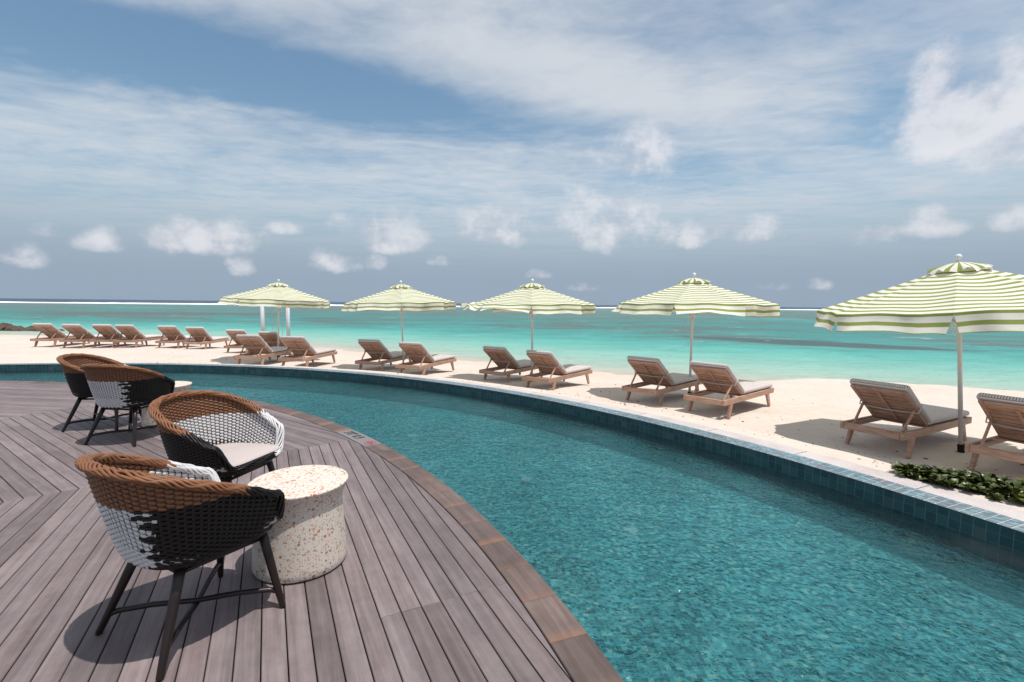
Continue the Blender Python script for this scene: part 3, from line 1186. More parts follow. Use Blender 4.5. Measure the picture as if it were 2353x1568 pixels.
def shore_dist(x, y):
    """positive inland, negative out at sea"""
    x, y = np.asarray(x, float), np.asarray(y, float)
    best = np.full(x.shape, 1e9)
    sg = np.ones(x.shape)
    for a_, b_ in SEG:
        ab = b_ - a_
        t_ = np.clip(((x - a_[0]) * ab[0] + (y - a_[1]) * ab[1]) / (ab @ ab), 0, 1)
        qx, qy = a_[0] + t_ * ab[0], a_[1] + t_ * ab[1]
        dd = np.hypot(x - qx, y - qy)
        cr = ab[0] * (y - a_[1]) - ab[1] * (x - a_[0])
        upd = dd < best
        best = np.where(upd, dd, best)
        sg = np.where(upd, np.where(cr > 0, -1.0, 1.0), sg)
    return best * sg


def sand_z(x, y):
    x, y = np.asarray(x, float), np.asarray(y, float)
    r_ = np.hypot(x - C2.x, y - C2.y)
    u = np.clip((r_ - 13.62) / 1.5, 0, 1)
    z = -0.066 - 0.234 * u * u * (3 - 2 * u)
    sd = shore_dist(x, y)
    q = np.clip((x - 3.0) / 5.0, 0, 1)
    Ln = 6.6 + (1.7 - 6.6) * q * q * (3 - 2 * q)
    u = np.clip(1 - sd / Ln, 0, 1)
    z = z - 0.45 * u * u * (3 - 2 * u) * 0.5 - 0.225 * u
    z = np.where(sd < 0, SEA_Z + 0.11 * sd, z)
    z = np.maximum(z, -2.4)
    amp = np.clip((r_ - 13.6) / 0.8, 0.15, 1)
    z = z + amp * (0.012 * np.sin(x * 1.9 + 0.7 * y) * np.sin(y * 2.3 - 0.5 * x) + 0.007 * np.sin(5.1 * x + 2.0 * y) * np.sin(4.4 * y - 1.3 * x))
    return z


def sz(x, y):
    return float(sand_z(x, y))


angs = np.arange(-20, 178, 0.55)
rr = [13.585]
st_ = 0.09
while rr[-1] < 150:
    rr.append(rr[-1] + st_)
    st_ = min(st_ * 1.025, 4.0)
AA, RR = np.meshgrid(np.radians(angs), np.array(rr), indexing='ij')
X, Y = C2.x + RR * np.cos(AA), C2.y + RR * np.sin(AA)
Z = sand_z(X, Y)
nA, nR = X.shape
SD = shore_dist(X, Y)
vv = np.stack([X, Y, Z], -1).reshape(-1, 3)
ff = []
idx = np.arange(nA * nR).reshape(nA, nR)
keep = SD > -14
for i in range(nA - 1):
    for j in range(nR - 1):
        if keep[i, j] or keep[i + 1, j + 1]:
            ff.append((idx[i, j], idx[i, j + 1], idx[i + 1, j + 1], idx[i + 1, j]))
me = bpy.data.meshes.new('beach')
me.from_pydata(vv.tolist(), [], ff)
me.update()
o = link('beach', me, M_SAND, smooth=True)
tag(o, kind='structure')

# sea sheet
angs = np.radians(np.arange(-88, 88.01, 0.8))
rs = [7.0]
while rs[-1] < 16000:
    rs.append(rs[-1] * 1.045)
AA, RR = np.meshgrid(angs, np.array(rs), indexing='ij')
X, Y = RR * np.sin(AA), RR * np.cos(AA)
SDS = -shore_dist(X, Y)
nA, nR = X.shape
idx = np.arange(nA * nR).reshape(nA, nR)
ff = []
for i in range(nA - 1):
    for j in range(nR - 1):
        if SDS[i, j] > -2.5 and SDS[i + 1, j + 1] > -2.5:
            ff.append((idx[i, j], idx[i + 1, j], idx[i + 1, j + 1], idx[i, j + 1]))
me = bpy.data.meshes.new('sea')
me.from_pydata(np.stack([X, Y, np.full_like(X, SEA_Z)], -1).reshape(-1, 3).tolist(), [], ff)
me.update()
at_ = me.attributes.new('shore', 'FLOAT', 'POINT')
at_.data.foreach_set('value', SDS.reshape(-1).astype(np.float32))
o = link('sea', me, M_SEA)
tag(o, kind='structure')

# surf breaking on the reef
mb = MB()
rows = []
x = -900.0
while x < 1500:
    yb = 335 + 0.31 * x + 5 * math.sin(x * 0.02) + 3 * math.sin(x * 0.071 + 1)
    hgt_ = 0.55 + 0.55 * (mnoise.noise(Vector((x * 0.03, 0, 0))) + 0.3 * mnoise.noise(Vector((x * 0.21, 5, 0)))) + (0.5 if 0.5 < mnoise.noise(Vector((x * 0.008, 9, 0))) * 2 else 0)
    hgt_ = max(0.25, min(1.15, hgt_))
    wd_ = 20 + 10 * mnoise.noise(Vector((x * 0.03, 3, 1))) + 8 * mnoise.noise(Vector((x * 0.2, 3, 7)))
    rows.append([(x, yb - wd_, SEA_Z + 0.005), (x, yb - wd_ * 0.3, SEA_Z + 0.25 * hgt_), (x, yb, SEA_Z + hgt_), (x, yb + 3, SEA_Z + 0.005)])
    x += 2.5
mb.grid(rows)
o = mb.build('surf', M_FOAM)
tag(o, kind='structure')

#SECTION_OBJECTS
# ------------------------------------------------------------------ woven armchair
Z0, ZB, ZTOP = 0.385, 0.665, 0.835


def sell(a, ax_f, ax_b, by, ex):
    """super-ellipse plan radius vector at angle a (0 = front)"""
    ca, sa = math.cos(a), math.sin(a)
    ax_ = ax_f if ca > 0 else ax_b
    if ca > 0:
        ex = ex + 1.6 * sm(ca / 0.5)
    k = (abs(ca / ax_) ** ex + abs(sa / by) ** ex) ** (-1 / ex)
    return k * ca, k * sa


def shell_pt(a, z):
    """point of the shell at angle a round the chair and height z"""
    w_ = max(0.0, (z - Z0) / (ZTOP - Z0))
    g = w_ ** 0.80
    bx_, by_ = sell(a, 0.300, 0.235, 0.245, 2.4)
    tx_, ty_ = sell(a, 0.450, 0.352, 0.352, 2.25)
    x_, y_ = bx_ + (tx_ - bx_) * g, by_ + (ty_ - by_) * g
    rd = max(0.0, 1 - (z - Z0) / 0.035) if z < Z0 + 0.035 else 0.0      # turned-in bottom corner
    k = 1 - 0.07 * rd * rd
    return x_ * k, y_ * k


def rim_z(a):
    """height of the rim at angle a: high back, falling arms, low front"""
    x_, y_ = sell(a, 0.375, 0.352, 0.345, 2.3)
    back = ZTOP - 0.245 * max(0.0, min(1.0, (x_ + 0.352) / 0.60)) ** 1.12
    drop = sm((x_ - 0.255) / 0.10)
    return back + (0.432 - back) * drop


def side_col(a, z, outer, jag):
    b = ((a + PI) % (2 * PI)) - PI          # signed angle, 0 front
    left = b > 0
    frm_back = (PI - abs(b)) * (1 if left else -1)   # + to the chair's left, 0 at the back
    if z > ZB + jag * 0.006:
        return 'brown'
    lim = (-0.58 if outer or z < Z0 + 0.05 else -0.82) + jag * 0.20
    if frm_back > lim:
        return 'white' if abs(b) > 0.30 else 'black'
    return 'black'


def make_chair():
    root = empty('woven_armchair')
    NS = 72
    sp = 2 * PI / NS
    V = {'brown': MB(), 'white': MB(), 'black': MB()}
    rows_n = int((ZTOP - Z0) / 0.0106) + 1
    jr = random.Random(5)
    for r_ in range(rows_n):
        z = Z0 + 0.006 + r_ * 0.0106
        jag = jr.uniform(-1, 1)
        jag2 = jr.uniform(-1, 1)
        n = NS * 4
        rmax = [rim_z(2 * PI * i / n) for i in range(n)]
        # contiguous run round the back
        idxs = [i for i in range(n) if rmax[i] > z + 0.006]
        if len(idxs) < 8:
            continue
        if len(idxs) < n:
            gap_i = max(range(len(idxs)), key=lambda q: (idxs[q] - idxs[q - 1]) % n)
            idxs = idxs[gap_i:] + idxs[:gap_i]
            closed = False
        else:
            closed = True
        rings = []
        for i in idxs:
            a = 2 * PI * i / n
            x_, y_ = shell_pt(a, z)
            rad = math.hypot(x_, y_)
            off = 0.0040 * math.sin(NS / 2 * a + r_ * PI)
            zz = z + 0.0018 * jr.uniform(-0.4, 0.4) + 0.0016 * math.cos(NS * a / 2 + r_ * PI + 0.6)
            ux, uy = x_ / rad, y_ / rad
            ring = []
            for j in range(6):
                b = 2 * PI * j / 6
                dr = 0.0060 * math.cos(b)
                ring.append((x_ + ux * (off + dr), y_ + uy * (off + dr), zz + 0.0073 * math.sin(b)))
            rings.append((a, ring))
        N = len(rings)
        for q in range(N if closed else N - 1):
            a, r0 = rings[q]
            a2, r1 = rings[(q + 1) % N]
            am = a + sp / 8
            for j in range(6):
                j2 = (j + 1) % 6
                outer = math.cos(2 * PI * (j + 0.5) / 6) > 0
                c_ = side_col(am, z, outer, jag if outer else jag2)
                m_ = V[c_]
                k = len(m_.v)
                m_.v += [r0[j], r1[j], r1[j2], r0[j2]]
                m_.f.append((k, k + 1, k + 2, k + 3))
    # braided rim: strands winding round the edge
    n = 260
    rimc = []
    for i in range(n):
        a = 2 * PI * i / n
        z = rim_z(a)
        x_, y_ = shell_pt(a, z)
        rimc.append(Vector((x_, y_, z)))
    for sidx in range(10):
        prev_ring = None
        first = None
        for i in range(n + 1):
            ii = i % n
            c_ = rimc[ii]
            tg = (rimc[(ii + 1) % n] - rimc[ii - 1]).normalized()
            outv = Vector((c_.x, c_.y, 0)).normalized()
            sv = (outv - tg * outv.dot(tg)).normalized()
            uv_ = tg.cross(sv)
            ph = 2 * PI * sidx / 10 + 2 * PI * 5 * i / n + 0.25 * math.sin(i * 0.55 + sidx)
            ctr = c_ + sv * (0.0225 * math.cos(ph)) + uv_ * (0.0155 * math.sin(ph)) + uv_ * (0.0022 * math.sin(i * 0.9 + sidx * 2.2))
            d1 = (sv * math.cos(ph) + uv_ * math.sin(ph)).normalized()
            d2 = tg.cross(d1).normalized()
            ring = [tuple(ctr + d1 * (0.0062 * math.cos(2 * PI * j / 6)) + d2 * (0.0074 * math.sin(2 * PI * j / 6))) for j in range(6)]
            if prev_ring is not None:
                a = 2 * PI * (i - 0.5) / n
                b = ((a + PI) % (2 * PI)) - PI
                zc_ = (rimc[ii].z + rimc[ii - 1].z) / 2
                if zc_ > ZB + 0.004 + 0.01 * math.sin(sidx * 2.1):
                    cn = 'brown'
                elif b > 0.35 + 0.05 * math.sin(sidx * 1.7):
                    cn = 'white'
                else:
                    cn = 'black'
                m_ = V[cn]
                for j in range(6):
                    j2 = (j + 1) % 6
                    k = len(m_.v)
                    m_.v += [prev_ring[j], ring[j], ring[j2], prev_ring[j2]]
                    m_.f.append((k, k + 1, k + 2, k + 3))
            prev_ring = ring
    for nm, mt in (('brown', M_BROWN), ('white', M_WHITE), ('black', M_BLACK)):
        me = V[nm].mesh(nm + '_weave')
        bm = bmesh.new()
        bm.from_mesh(me)
        bmesh.ops.remove_doubles(bm, verts=bm.verts, dist=0.00005)
        bm.to_mesh(me)
        bm.free()
        link(nm + '_weave', me, mt, root, True)
    # upright stakes
    stk = MB()
    for i in range(NS):
        a = 2 * PI * (i + 0.0) / NS
        zt = rim_z(a) - 0.004
        pts_ = []
        for q in range(5):
            z = Z0 + (zt - Z0) * q / 4
            x_, y_ = shell_pt(a, z)
            pts_.append((x_, y_, z))
        stk.tube(pts_, 0.0065, 5)
    o_ = stk.build('stakes', M_STAKE_GAP, root, True)
    ln_ = MB()
    rows_ = []
    for i in range(NS * 2 + 1):
        a = 2 * PI * i / (NS * 2)
        zt = rim_z(a)
        row = []
        for q in range(9):
            z = Z0 + (zt - Z0) * q / 8
            x_, y_ = shell_pt(a, z)
            row.append((x_, y_, z))
        rows_.append(row)
    ln_.grid(rows_)
    ln_.build('gap_backing', M_STAKE_GAP, root, True)  # dark sheet added behind the weave, standing for shade in its gaps
    # seat base under the cushion
    sb = MB()
    nb_ = 48
    loop = [shell_pt(2 * PI * i / nb_, Z0 + 0.02) for i in range(nb_)]
    sb.v = [(q[0] * 0.99, q[1] * 0.99, Z0 + 0.022) for q in loop] + [(q[0] * 0.95, q[1] * 0.95, Z0 - 0.004) for q in loop]
    sb.f = [tuple(range(nb_)), tuple(range(nb_, 2 * nb_))[::-1]] + [(i, nb_ + i, nb_ + (i + 1) % nb_, (i + 1) % nb_) for i in range(nb_)]
    sb.build('seat_base', M_BLACK, root)
    # seat pad: straight front with firm corners, round back
    pad = MB()
    out = []
    npd = 72
    for i in range(npd):
        a = 2 * PI * i / npd
        x_, y_ = sell(a, 0.318, 0.250, 0.262, 2.5 if math.cos(a) < 0 else 4.2)
        out.append((x_, y_))
    prof = [(0.90, 0.0), (0.985, 0.008), (1.0, 0.022), (0.992, 0.036), (0.955, 0.046), (0.80, 0.052), (0.45, 0.056), (0.12, 0.057)]
    rows_ = []
    zb_ = Z0 + 0.026
    for s_k, z in prof:
        rows_.append([(q[0] * s_k, q[1] * s_k, zb_ + z + 0.010 * (q[0] / 0.3)) for q in out] + [(out[0][0] * s_k, out[0][1] * s_k, zb_ + z + 0.010 * (out[0][0] / 0.3))])
    pad.grid(rows_)
    k = len(rows_) - 1
    pad.f.append(tuple(k * (npd + 1) + i for i in range(npd)))
    po = pad.build('seat_pad', M_PAD, root, True)
    pp = MB()
    pp.tube([(q[0] * 1.0, q[1] * 1.0, zb_ + 0.036 + 0.010 * (q[0] / 0.3)) for q in out], 0.0035, 6, closed=True)
    pp.build('piping', M_PAD, po, True)
    # legs and braces
    feet = {'rl': (-0.272, 0.268), 'rr': (-0.272, -0.268), 'fl': (0.268, 0.268), 'fr': (0.268, -0.268)}
    tops = {'rl': (-0.125, 0.165), 'rr': (-0.125, -0.165), 'fl': (0.225, 0.175), 'fr': (0.225, -0.175)}
    for kf in ('rl', 'rr', 'fl', 'fr'):
        lg_ = MB()
        f_, t_ = feet[kf], tops[kf]
        pts_ = [(f_[0] + (t_[0] - f_[0]) * q, f_[1] + (t_[1] - f_[1]) * q, 0.0 + 0.395 * q) for q in (0, 0.02, 0.3, 0.65, 1.0)]
        lg_.tube(pts_, [0.0125, 0.0145, 0.0175, 0.0205, 0.0225], 14)
        lg_.build('leg', M_LEG, root, True)

    def onleg(kf, z):
        q = z / 0.395
        return (feet[kf][0] + (tops[kf][0] - feet[kf][0]) * q, feet[kf][1] + (tops[kf][1] - feet[kf][1]) * q, z)

    for a_, b_, dzz in (('rl', 'fr', 0.0), ('rr', 'fl', 0.0)):
        sx_ = MB()
        pa_, pb_ = Vector(onleg(a_, 0.082)), Vector(onleg(b_, 0.082))
        pm = (pa_ + pb_) / 2 + Vector((0, 0, 0.010 if a_ == 'rl' else -0.006))
        pts_ = [pa_, pa_.lerp(pm, 0.12) + Vector((0, 0, 0.012)), pa_.lerp(pm, 0.5) + Vector((0, 0, 0.014)), pm, pb_.lerp(pm, 0.5) + Vector((0, 0, 0.014)), pb_.lerp(pm, 0.12) + Vector((0, 0, 0.012)), pb_]
        sx_.tube(pts_, 0.0125, 10)
        sx_.build('stretcher', M_LEG, root, True)
    for a_, b_ in (('rl', 'rr'), ('fl', 'fr'), ('rl', 'fl'), ('rr', 'fr')):
        us = MB()
        us.tube([onleg(a_, 0.352), onleg(b_, 0.352)], 0.010, 10)
        us.build('seat_rail', M_LEG, root, True)
    return root


CH_G = 'woven armchairs round the terrazzo tables'
ch1 = make_chair()
for i, (x, y, fa, lab) in enumerate([
        (-1.475, 2.167, 60.5, 'brown, white and black woven armchair nearest the camera, back turned'),
        (-1.99, 3.25, -13.0, 'woven armchair with beige seat pad in view, facing the near terrazzo table'),
        (-4.103, 5.139, 86.5, 'woven armchair of the far pair, its white and black back to the camera'),
        (-4.85, 5.68, 11.0, 'leftmost woven armchair, brown and black side showing behind the other far chair')]):
    o = ch1 if i == 0 else copy_tree(ch1)
    o.location = (x, y, 0.0015)
    o.rotation_euler = (0, 0, R(fa))
    tag(o, lab, 'armchair', CH_G)


# ------------------------------------------------------------------ terrazzo drum tables
def make_table():
    root = empty('drum_table')
    mb_ = MB()
    mb_.lathe([(0.248, 0.008), (0.252, 0.016), (0.251, 0.05), (0.246, 0.14), (0.239, 0.25), (0.233, 0.335), (0.232, 0.365), (0.236, 0.395), (0.246, 0.425), (0.258, 0.449)], 72, capt=False)
    mb_.build('pedestal', M_TERR, root, True)
    tp_ = MB()
    tp_.lathe([(0.2578, 0.449), (0.2655, 0.4655), (0.2672, 0.472), (0.2655, 0.4775), (0.260, 0.480)], 72, capb=False)
    o_ = tp_.build('table_top', M_TERR, root)
    ft = MB()
    ft.lathe([(0.240, 0.0), (0.240, 0.009)], 48)
    ft.build('shadow_gap_ring', M_DARK, root)  # dark ring painted in for the thin shadow gap under the base
    return root


tb = make_table()
tb.location = (-1.21, 2.70, 0.0015)
tag(tb, 'near terrazzo drum table with orange and grey chips beside the armchairs', 'table', 'terrazzo drum tables')
tb2 = copy_tree(tb)
tb2.location = (-4.19, 5.80, 0.0015)
tb2.rotation_euler = (0, 0, 1.9)
tag(tb2, 'far terrazzo drum table, mostly hidden behind the woven armchairs', 'table', 'terrazzo drum tables')


# ------------------------------------------------------------------ sun loungers
def cushion_mesh(name, L_, W_, T_, crown=0.02, rnd=0.028):
    """box cushion lying in x 0..L, y +-W/2, z 0..T with soft edges; stripe UVs"""
    mb_ = MB()
    nx_, ny_ = 14, 8
    prof = [(1.0, 0.10), (0.0, 0.30), (0.0, 0.70), (0.35, 0.90), (1.0, 0.985), (2.6, 1.0)]
    loops = []

    def outline(ins):
        a, b = L_ - 2 * ins, W_ - 2 * ins
        rc = max(0.012, 0.045 - ins)
        pts_ = []
        for cx_, cy_, a0 in ((a / 2 - rc, b / 2 - rc, 0), (-a / 2 + rc, b / 2 - rc, 90), (-a / 2 + rc, -b / 2 + rc, 180), (a / 2 - rc, -b / 2 + rc, 270)):
            for q in range(5):
                an = R(a0 + 22.5 * q)
                pts_.append((L_ / 2 + cx_ + rc * math.cos(an), cy_ + rc * math.sin(an)))
        return pts_
    for k_, zf in prof:
        loops.append([(x_, y_, zf * T_) for x_, y_ in outline(k_ * rnd)])
    n_ = len(loops[0])
    for lp in loops:
        mb_.v += lp
    for i in range(len(loops) - 1):
        for j in range(n_):
            j2 = (j + 1) % n_
            mb_.f.append((i * n_ + j, i * n_ + j2, (i + 1) * n_ + j2, (i + 1) * n_ + j))
    mb_.f.append(tuple(range(n_))[::-1])
    top = (len(loops) - 1) * n_
    kc = len(mb_.v)
    mb_.v.append((L_ / 2, 0, T_ + crown))
    # second loop on top for a gentle crown
    k2 = len(mb_.v)
    for x_, y_, z_ in loops[-1]:
        mb_.v.append((L_ / 2 + (x_ - L_ / 2) * 0.6, y_ * 0.6, T_ + crown * 0.75))
    for j in range(n_):
        j2 = (j + 1) % n_
        mb_.f.append((top + j, top + j2, k2 + j2, k2 + j))
        mb_.f.append((k2 + j, k2 + j2, kc))
    me_ = mb_.mesh(name)
    uvl = me_.uv_layers.new(name='UVMap')
    for pl in me_.polygons:
        nn = pl.normal
        for li in pl.loop_indices:
            co = me_.vertices[me_.loops[li].vertex_index].co
            uvl.data[li].uv = (co.y, co.x) if abs(nn.x) > 0.7 else (co.x, co.y)
    return me_


def make_lounger(cush_mat):
    root = empty('sun_lounger')
    W_, L_ = 0.70, 1.95
    zt, hr = 0.325, 0.088

    def bar(name, a, b, wd, ht, parent=root, bev=0.005, **kw):
        mb_ = MB()
        mb_.beam(a, b, wd, ht, **kw)
        return link(name, rounded_mesh(mb_, name, bev, 1), M_TEAK, parent)
    zc_ = zt - hr / 2
    for s_ in (-1, 1):
        bar('side_rail', (0.0, s_ * (W_ / 2 - 0.02), zc_), (L_, s_ * (W_ / 2 - 0.02), zc_), 0.038, hr)
    bar('end_rail', (0.019, -W_ / 2 + 0.042, zc_), (0.019, W_ / 2 - 0.042, zc_), 0.036, hr - 0.004)
    bar('end_rail', (L_ - 0.019, -W_ / 2 + 0.042, zc_), (L_ - 0.019, W_ / 2 - 0.042, zc_), 0.036, hr - 0.004)
    bar('cross_bar', (0.20, -W_ / 2 + 0.042, zc_ - 0.01), (0.20, W_ / 2 - 0.042, zc_ - 0.01), 0.05, 0.03)
    for s_ in (-1, 1):
        for x0, lean in ((0.27, -0.085), (1.70, 0.085)):
            y0 = s_ * (W_ / 2 - 0.022)
            mb_ = MB()
            mb_.beam((x0, y0, zt - hr + 0.012), (x0 + lean, y0 + s_ * 0.012, 0.0), 0.036, 0.105, 0.034, 0.058, up=(1, 0, 0))
            link('leg', rounded_mesh(mb_, 'leg', 0.004, 1), M_TEAK, root)
        bar('notch_rail', (0.04, s_ * (W_ / 2 - 0.065), zc_ + 0.008), (0.60, s_ * (W_ / 2 - 0.065), zc_ + 0.008), 0.030, 0.035)
    # seat slats
    ns_ = 9
    for i in range(ns_):
        x0 = 0.74 + (L_ - 0.10 - 0.74) * i / (ns_ - 1)
        bar('seat_slat', (x0, -W_ / 2 + 0.041, zt - 0.014), (x0, W_ / 2 - 0.041, zt - 0.014), 0.095, 0.018, bev=0.002)
    # backrest, tipped up about its hinge
    bh = Vector((0.735, 0, zt + 0.004))
    ang_ = R(180 - 36.5)
    BL = 0.80
    bd = Vector((math.cos(ang_), 0, math.sin(ang_)))         # up the backrest
    bn = Vector((math.sin(R(36.5)), 0, math.cos(R(36.5))))   # out of its front face
    bw = 0.60

    def bp(s_, y_, n_=0.0):
        return bh + bd * s_ + Vector((0, y_, 0)) + bn * n_
    for s_ in (-1, 1):
        bar('back_stile', bp(0.0, s_ * (bw / 2 - 0.02)), bp(BL, s_ * (bw / 2 - 0.02)), 0.045, 0.030, up=tuple(bn))
    bar('back_rail', bp(BL - 0.03, -bw / 2 + 0.044), bp(BL - 0.03, bw / 2 - 0.044), 0.058, 0.028, up=tuple(bn))
    bar('back_rail', bp(0.03, -bw / 2 + 0.044), bp(0.03, bw / 2 - 0.044), 0.058, 0.028, up=tuple(bn))
    nsl = 8
    for i in range(nsl):
        sc_ = 0.095 + (BL - 0.15 - 0.05) * i / (nsl - 1)
        bar('back_slat', bp(sc_, -bw / 2 + 0.044), bp(sc_, bw / 2 - 0.044), 0.068, 0.014, up=tuple(bn), bev=0.002)
    bar('back_rib', bp(0.06, 0, -0.018), bp(BL - 0.06, 0, -0.018), 0.030, 0.020, up=tuple(bn))
    for s_ in (-1, 1):
        a_ = bp(BL * 0.50, s_ * (bw / 2 - 0.020), -0.020)
        bar('prop', a_, (0.155, s_ * (W_ / 2 - 0.085), zt - 0.035), 0.022, 0.036)
    # cushions
    CT = 0.082
    me_ = cushion_mesh('seat_cushion', L_ - 0.70, 0.655, CT, 0.012)
    so = link('seat_cushion', me_, cush_mat, root, True)
    so.location = (0.705, 0, zt + 0.001)
    me_ = cushion_mesh('back_cushion', BL + 0.055, 0.655, CT, 0.022)
    bo = link('back_cushion', me_, cush_mat, root, True)
    mm = Matrix((-bd, Vector((0, 1, 0)), bn)).transposed()
    # local x runs from the top of the backrest down to the hinge
    topp = bp(BL + 0.035, 0, 0.016)
    m4 = mm.to_4x4()
    m4.translation = topp
    bo.matrix_local = m4
    # strap that ties the cushion on
    st_m = MB()
    pts_ = []
    for yy in (-1, -0.5, 0, 0.5, 1):
        pts_.append(tuple(bp(BL * 0.47 - 0.02 * (1 - yy * yy), yy * 0.325, -0.034 - 0.006 * (1 - yy * yy))))
    pts_ = [tuple(bp(BL * 0.50, -0.332, 0.09))] + pts_ + [tuple(bp(BL * 0.50, 0.332, 0.09))]
    st_m.tube(pts_, 0.009, 6)
    st_m.build('strap', M_STRAP, root, True)
    return root


PAIRS = 'sun loungers in pairs under the parasols'
BACK = 'sun loungers in the far row by the water'
spots = [
    ((4.47, 5.92), 29, 'striped sun lounger wholly in view beside the rightmost parasol pole', PAIRS, 0),
    ((5.16, 4.92), 27, 'striped sun lounger cut off by the right edge of the photo', PAIRS, 0),
    ((3.12, 7.77), 41, 'sun lounger right of the second parasol pole from the right', PAIRS, 0),
    ((2.31, 8.72), 45, 'sun lounger left of the second parasol pole from the right', PAIRS, 0),
    ((0.50, 10.24), 53, 'sun lounger right of the middle parasol pole', PAIRS, 0),
    ((-0.49, 11.24), 56, 'sun lounger left of the middle parasol pole', PAIRS, 0),
    ((-2.58, 11.85), 69, 'sun lounger right of the second parasol pole from the left', PAIRS, 0),
    ((-3.80, 12.54), 73, 'sun lounger left of the second parasol pole from the left', PAIRS, 0),
    ((-5.81, 12.60), 84, 'striped sun lounger right of the leftmost parasol pole', PAIRS, 0),
    ((-7.22, 13.04), 87, 'striped sun lounger left of the leftmost parasol pole', PAIRS, 0),
    ((-17.40, 17.75), 93, 'sun lounger at the far left end of the back row', BACK, 1),
    ((-16.15, 17.55), 92, 'pale sun lounger second from the left in the back row', BACK, 1),
    ((-15.24, 17.80), 94, 'pale sun lounger third from the left in the back row', BACK, 1),
    ((-14.40, 17.80), 93, 'pale sun lounger fourth from the left in the back row', BACK, 1),
    ((-12.98, 18.02), 95, 'pale sun lounger fifth from the left in the back row', BACK, 1),
    ((-11.89, 17.95), 94, 'pale sun lounger sixth from the left in the back row', BACK, 1),
    ((-9.75, 16.85), 89, 'pale back row sun lounger behind the leftmost parasol pair, left of two', BACK, 1),
    ((-8.35, 16.35), 88, 'pale back row sun lounger behind the leftmost parasol pair, right of two', BACK, 1),
]
protos = [make_lounger(M_CUSH), make_lounger(M_CUSHP)]
used = [False, False]
for (x, y), fa, lab, grp, kd in spots:
    if used[kd]:
        o = copy_tree(protos[kd])
    else:
        o = protos[kd]
        used[kd] = True
    ca, sa = math.cos(R(fa)), math.sin(R(fa))
    zs = [sz(x + ca * q - sa * r_, y + sa * q + ca * r_) for q in (0.19, 1.78) for r_ in (-0.34, 0.34)]
    o.location = (x, y, sum(zs) / 4 - 0.004)
    o.rotation_euler = (0, 0, R(fa))
    tag(o, lab, 'sun lounger', grp)


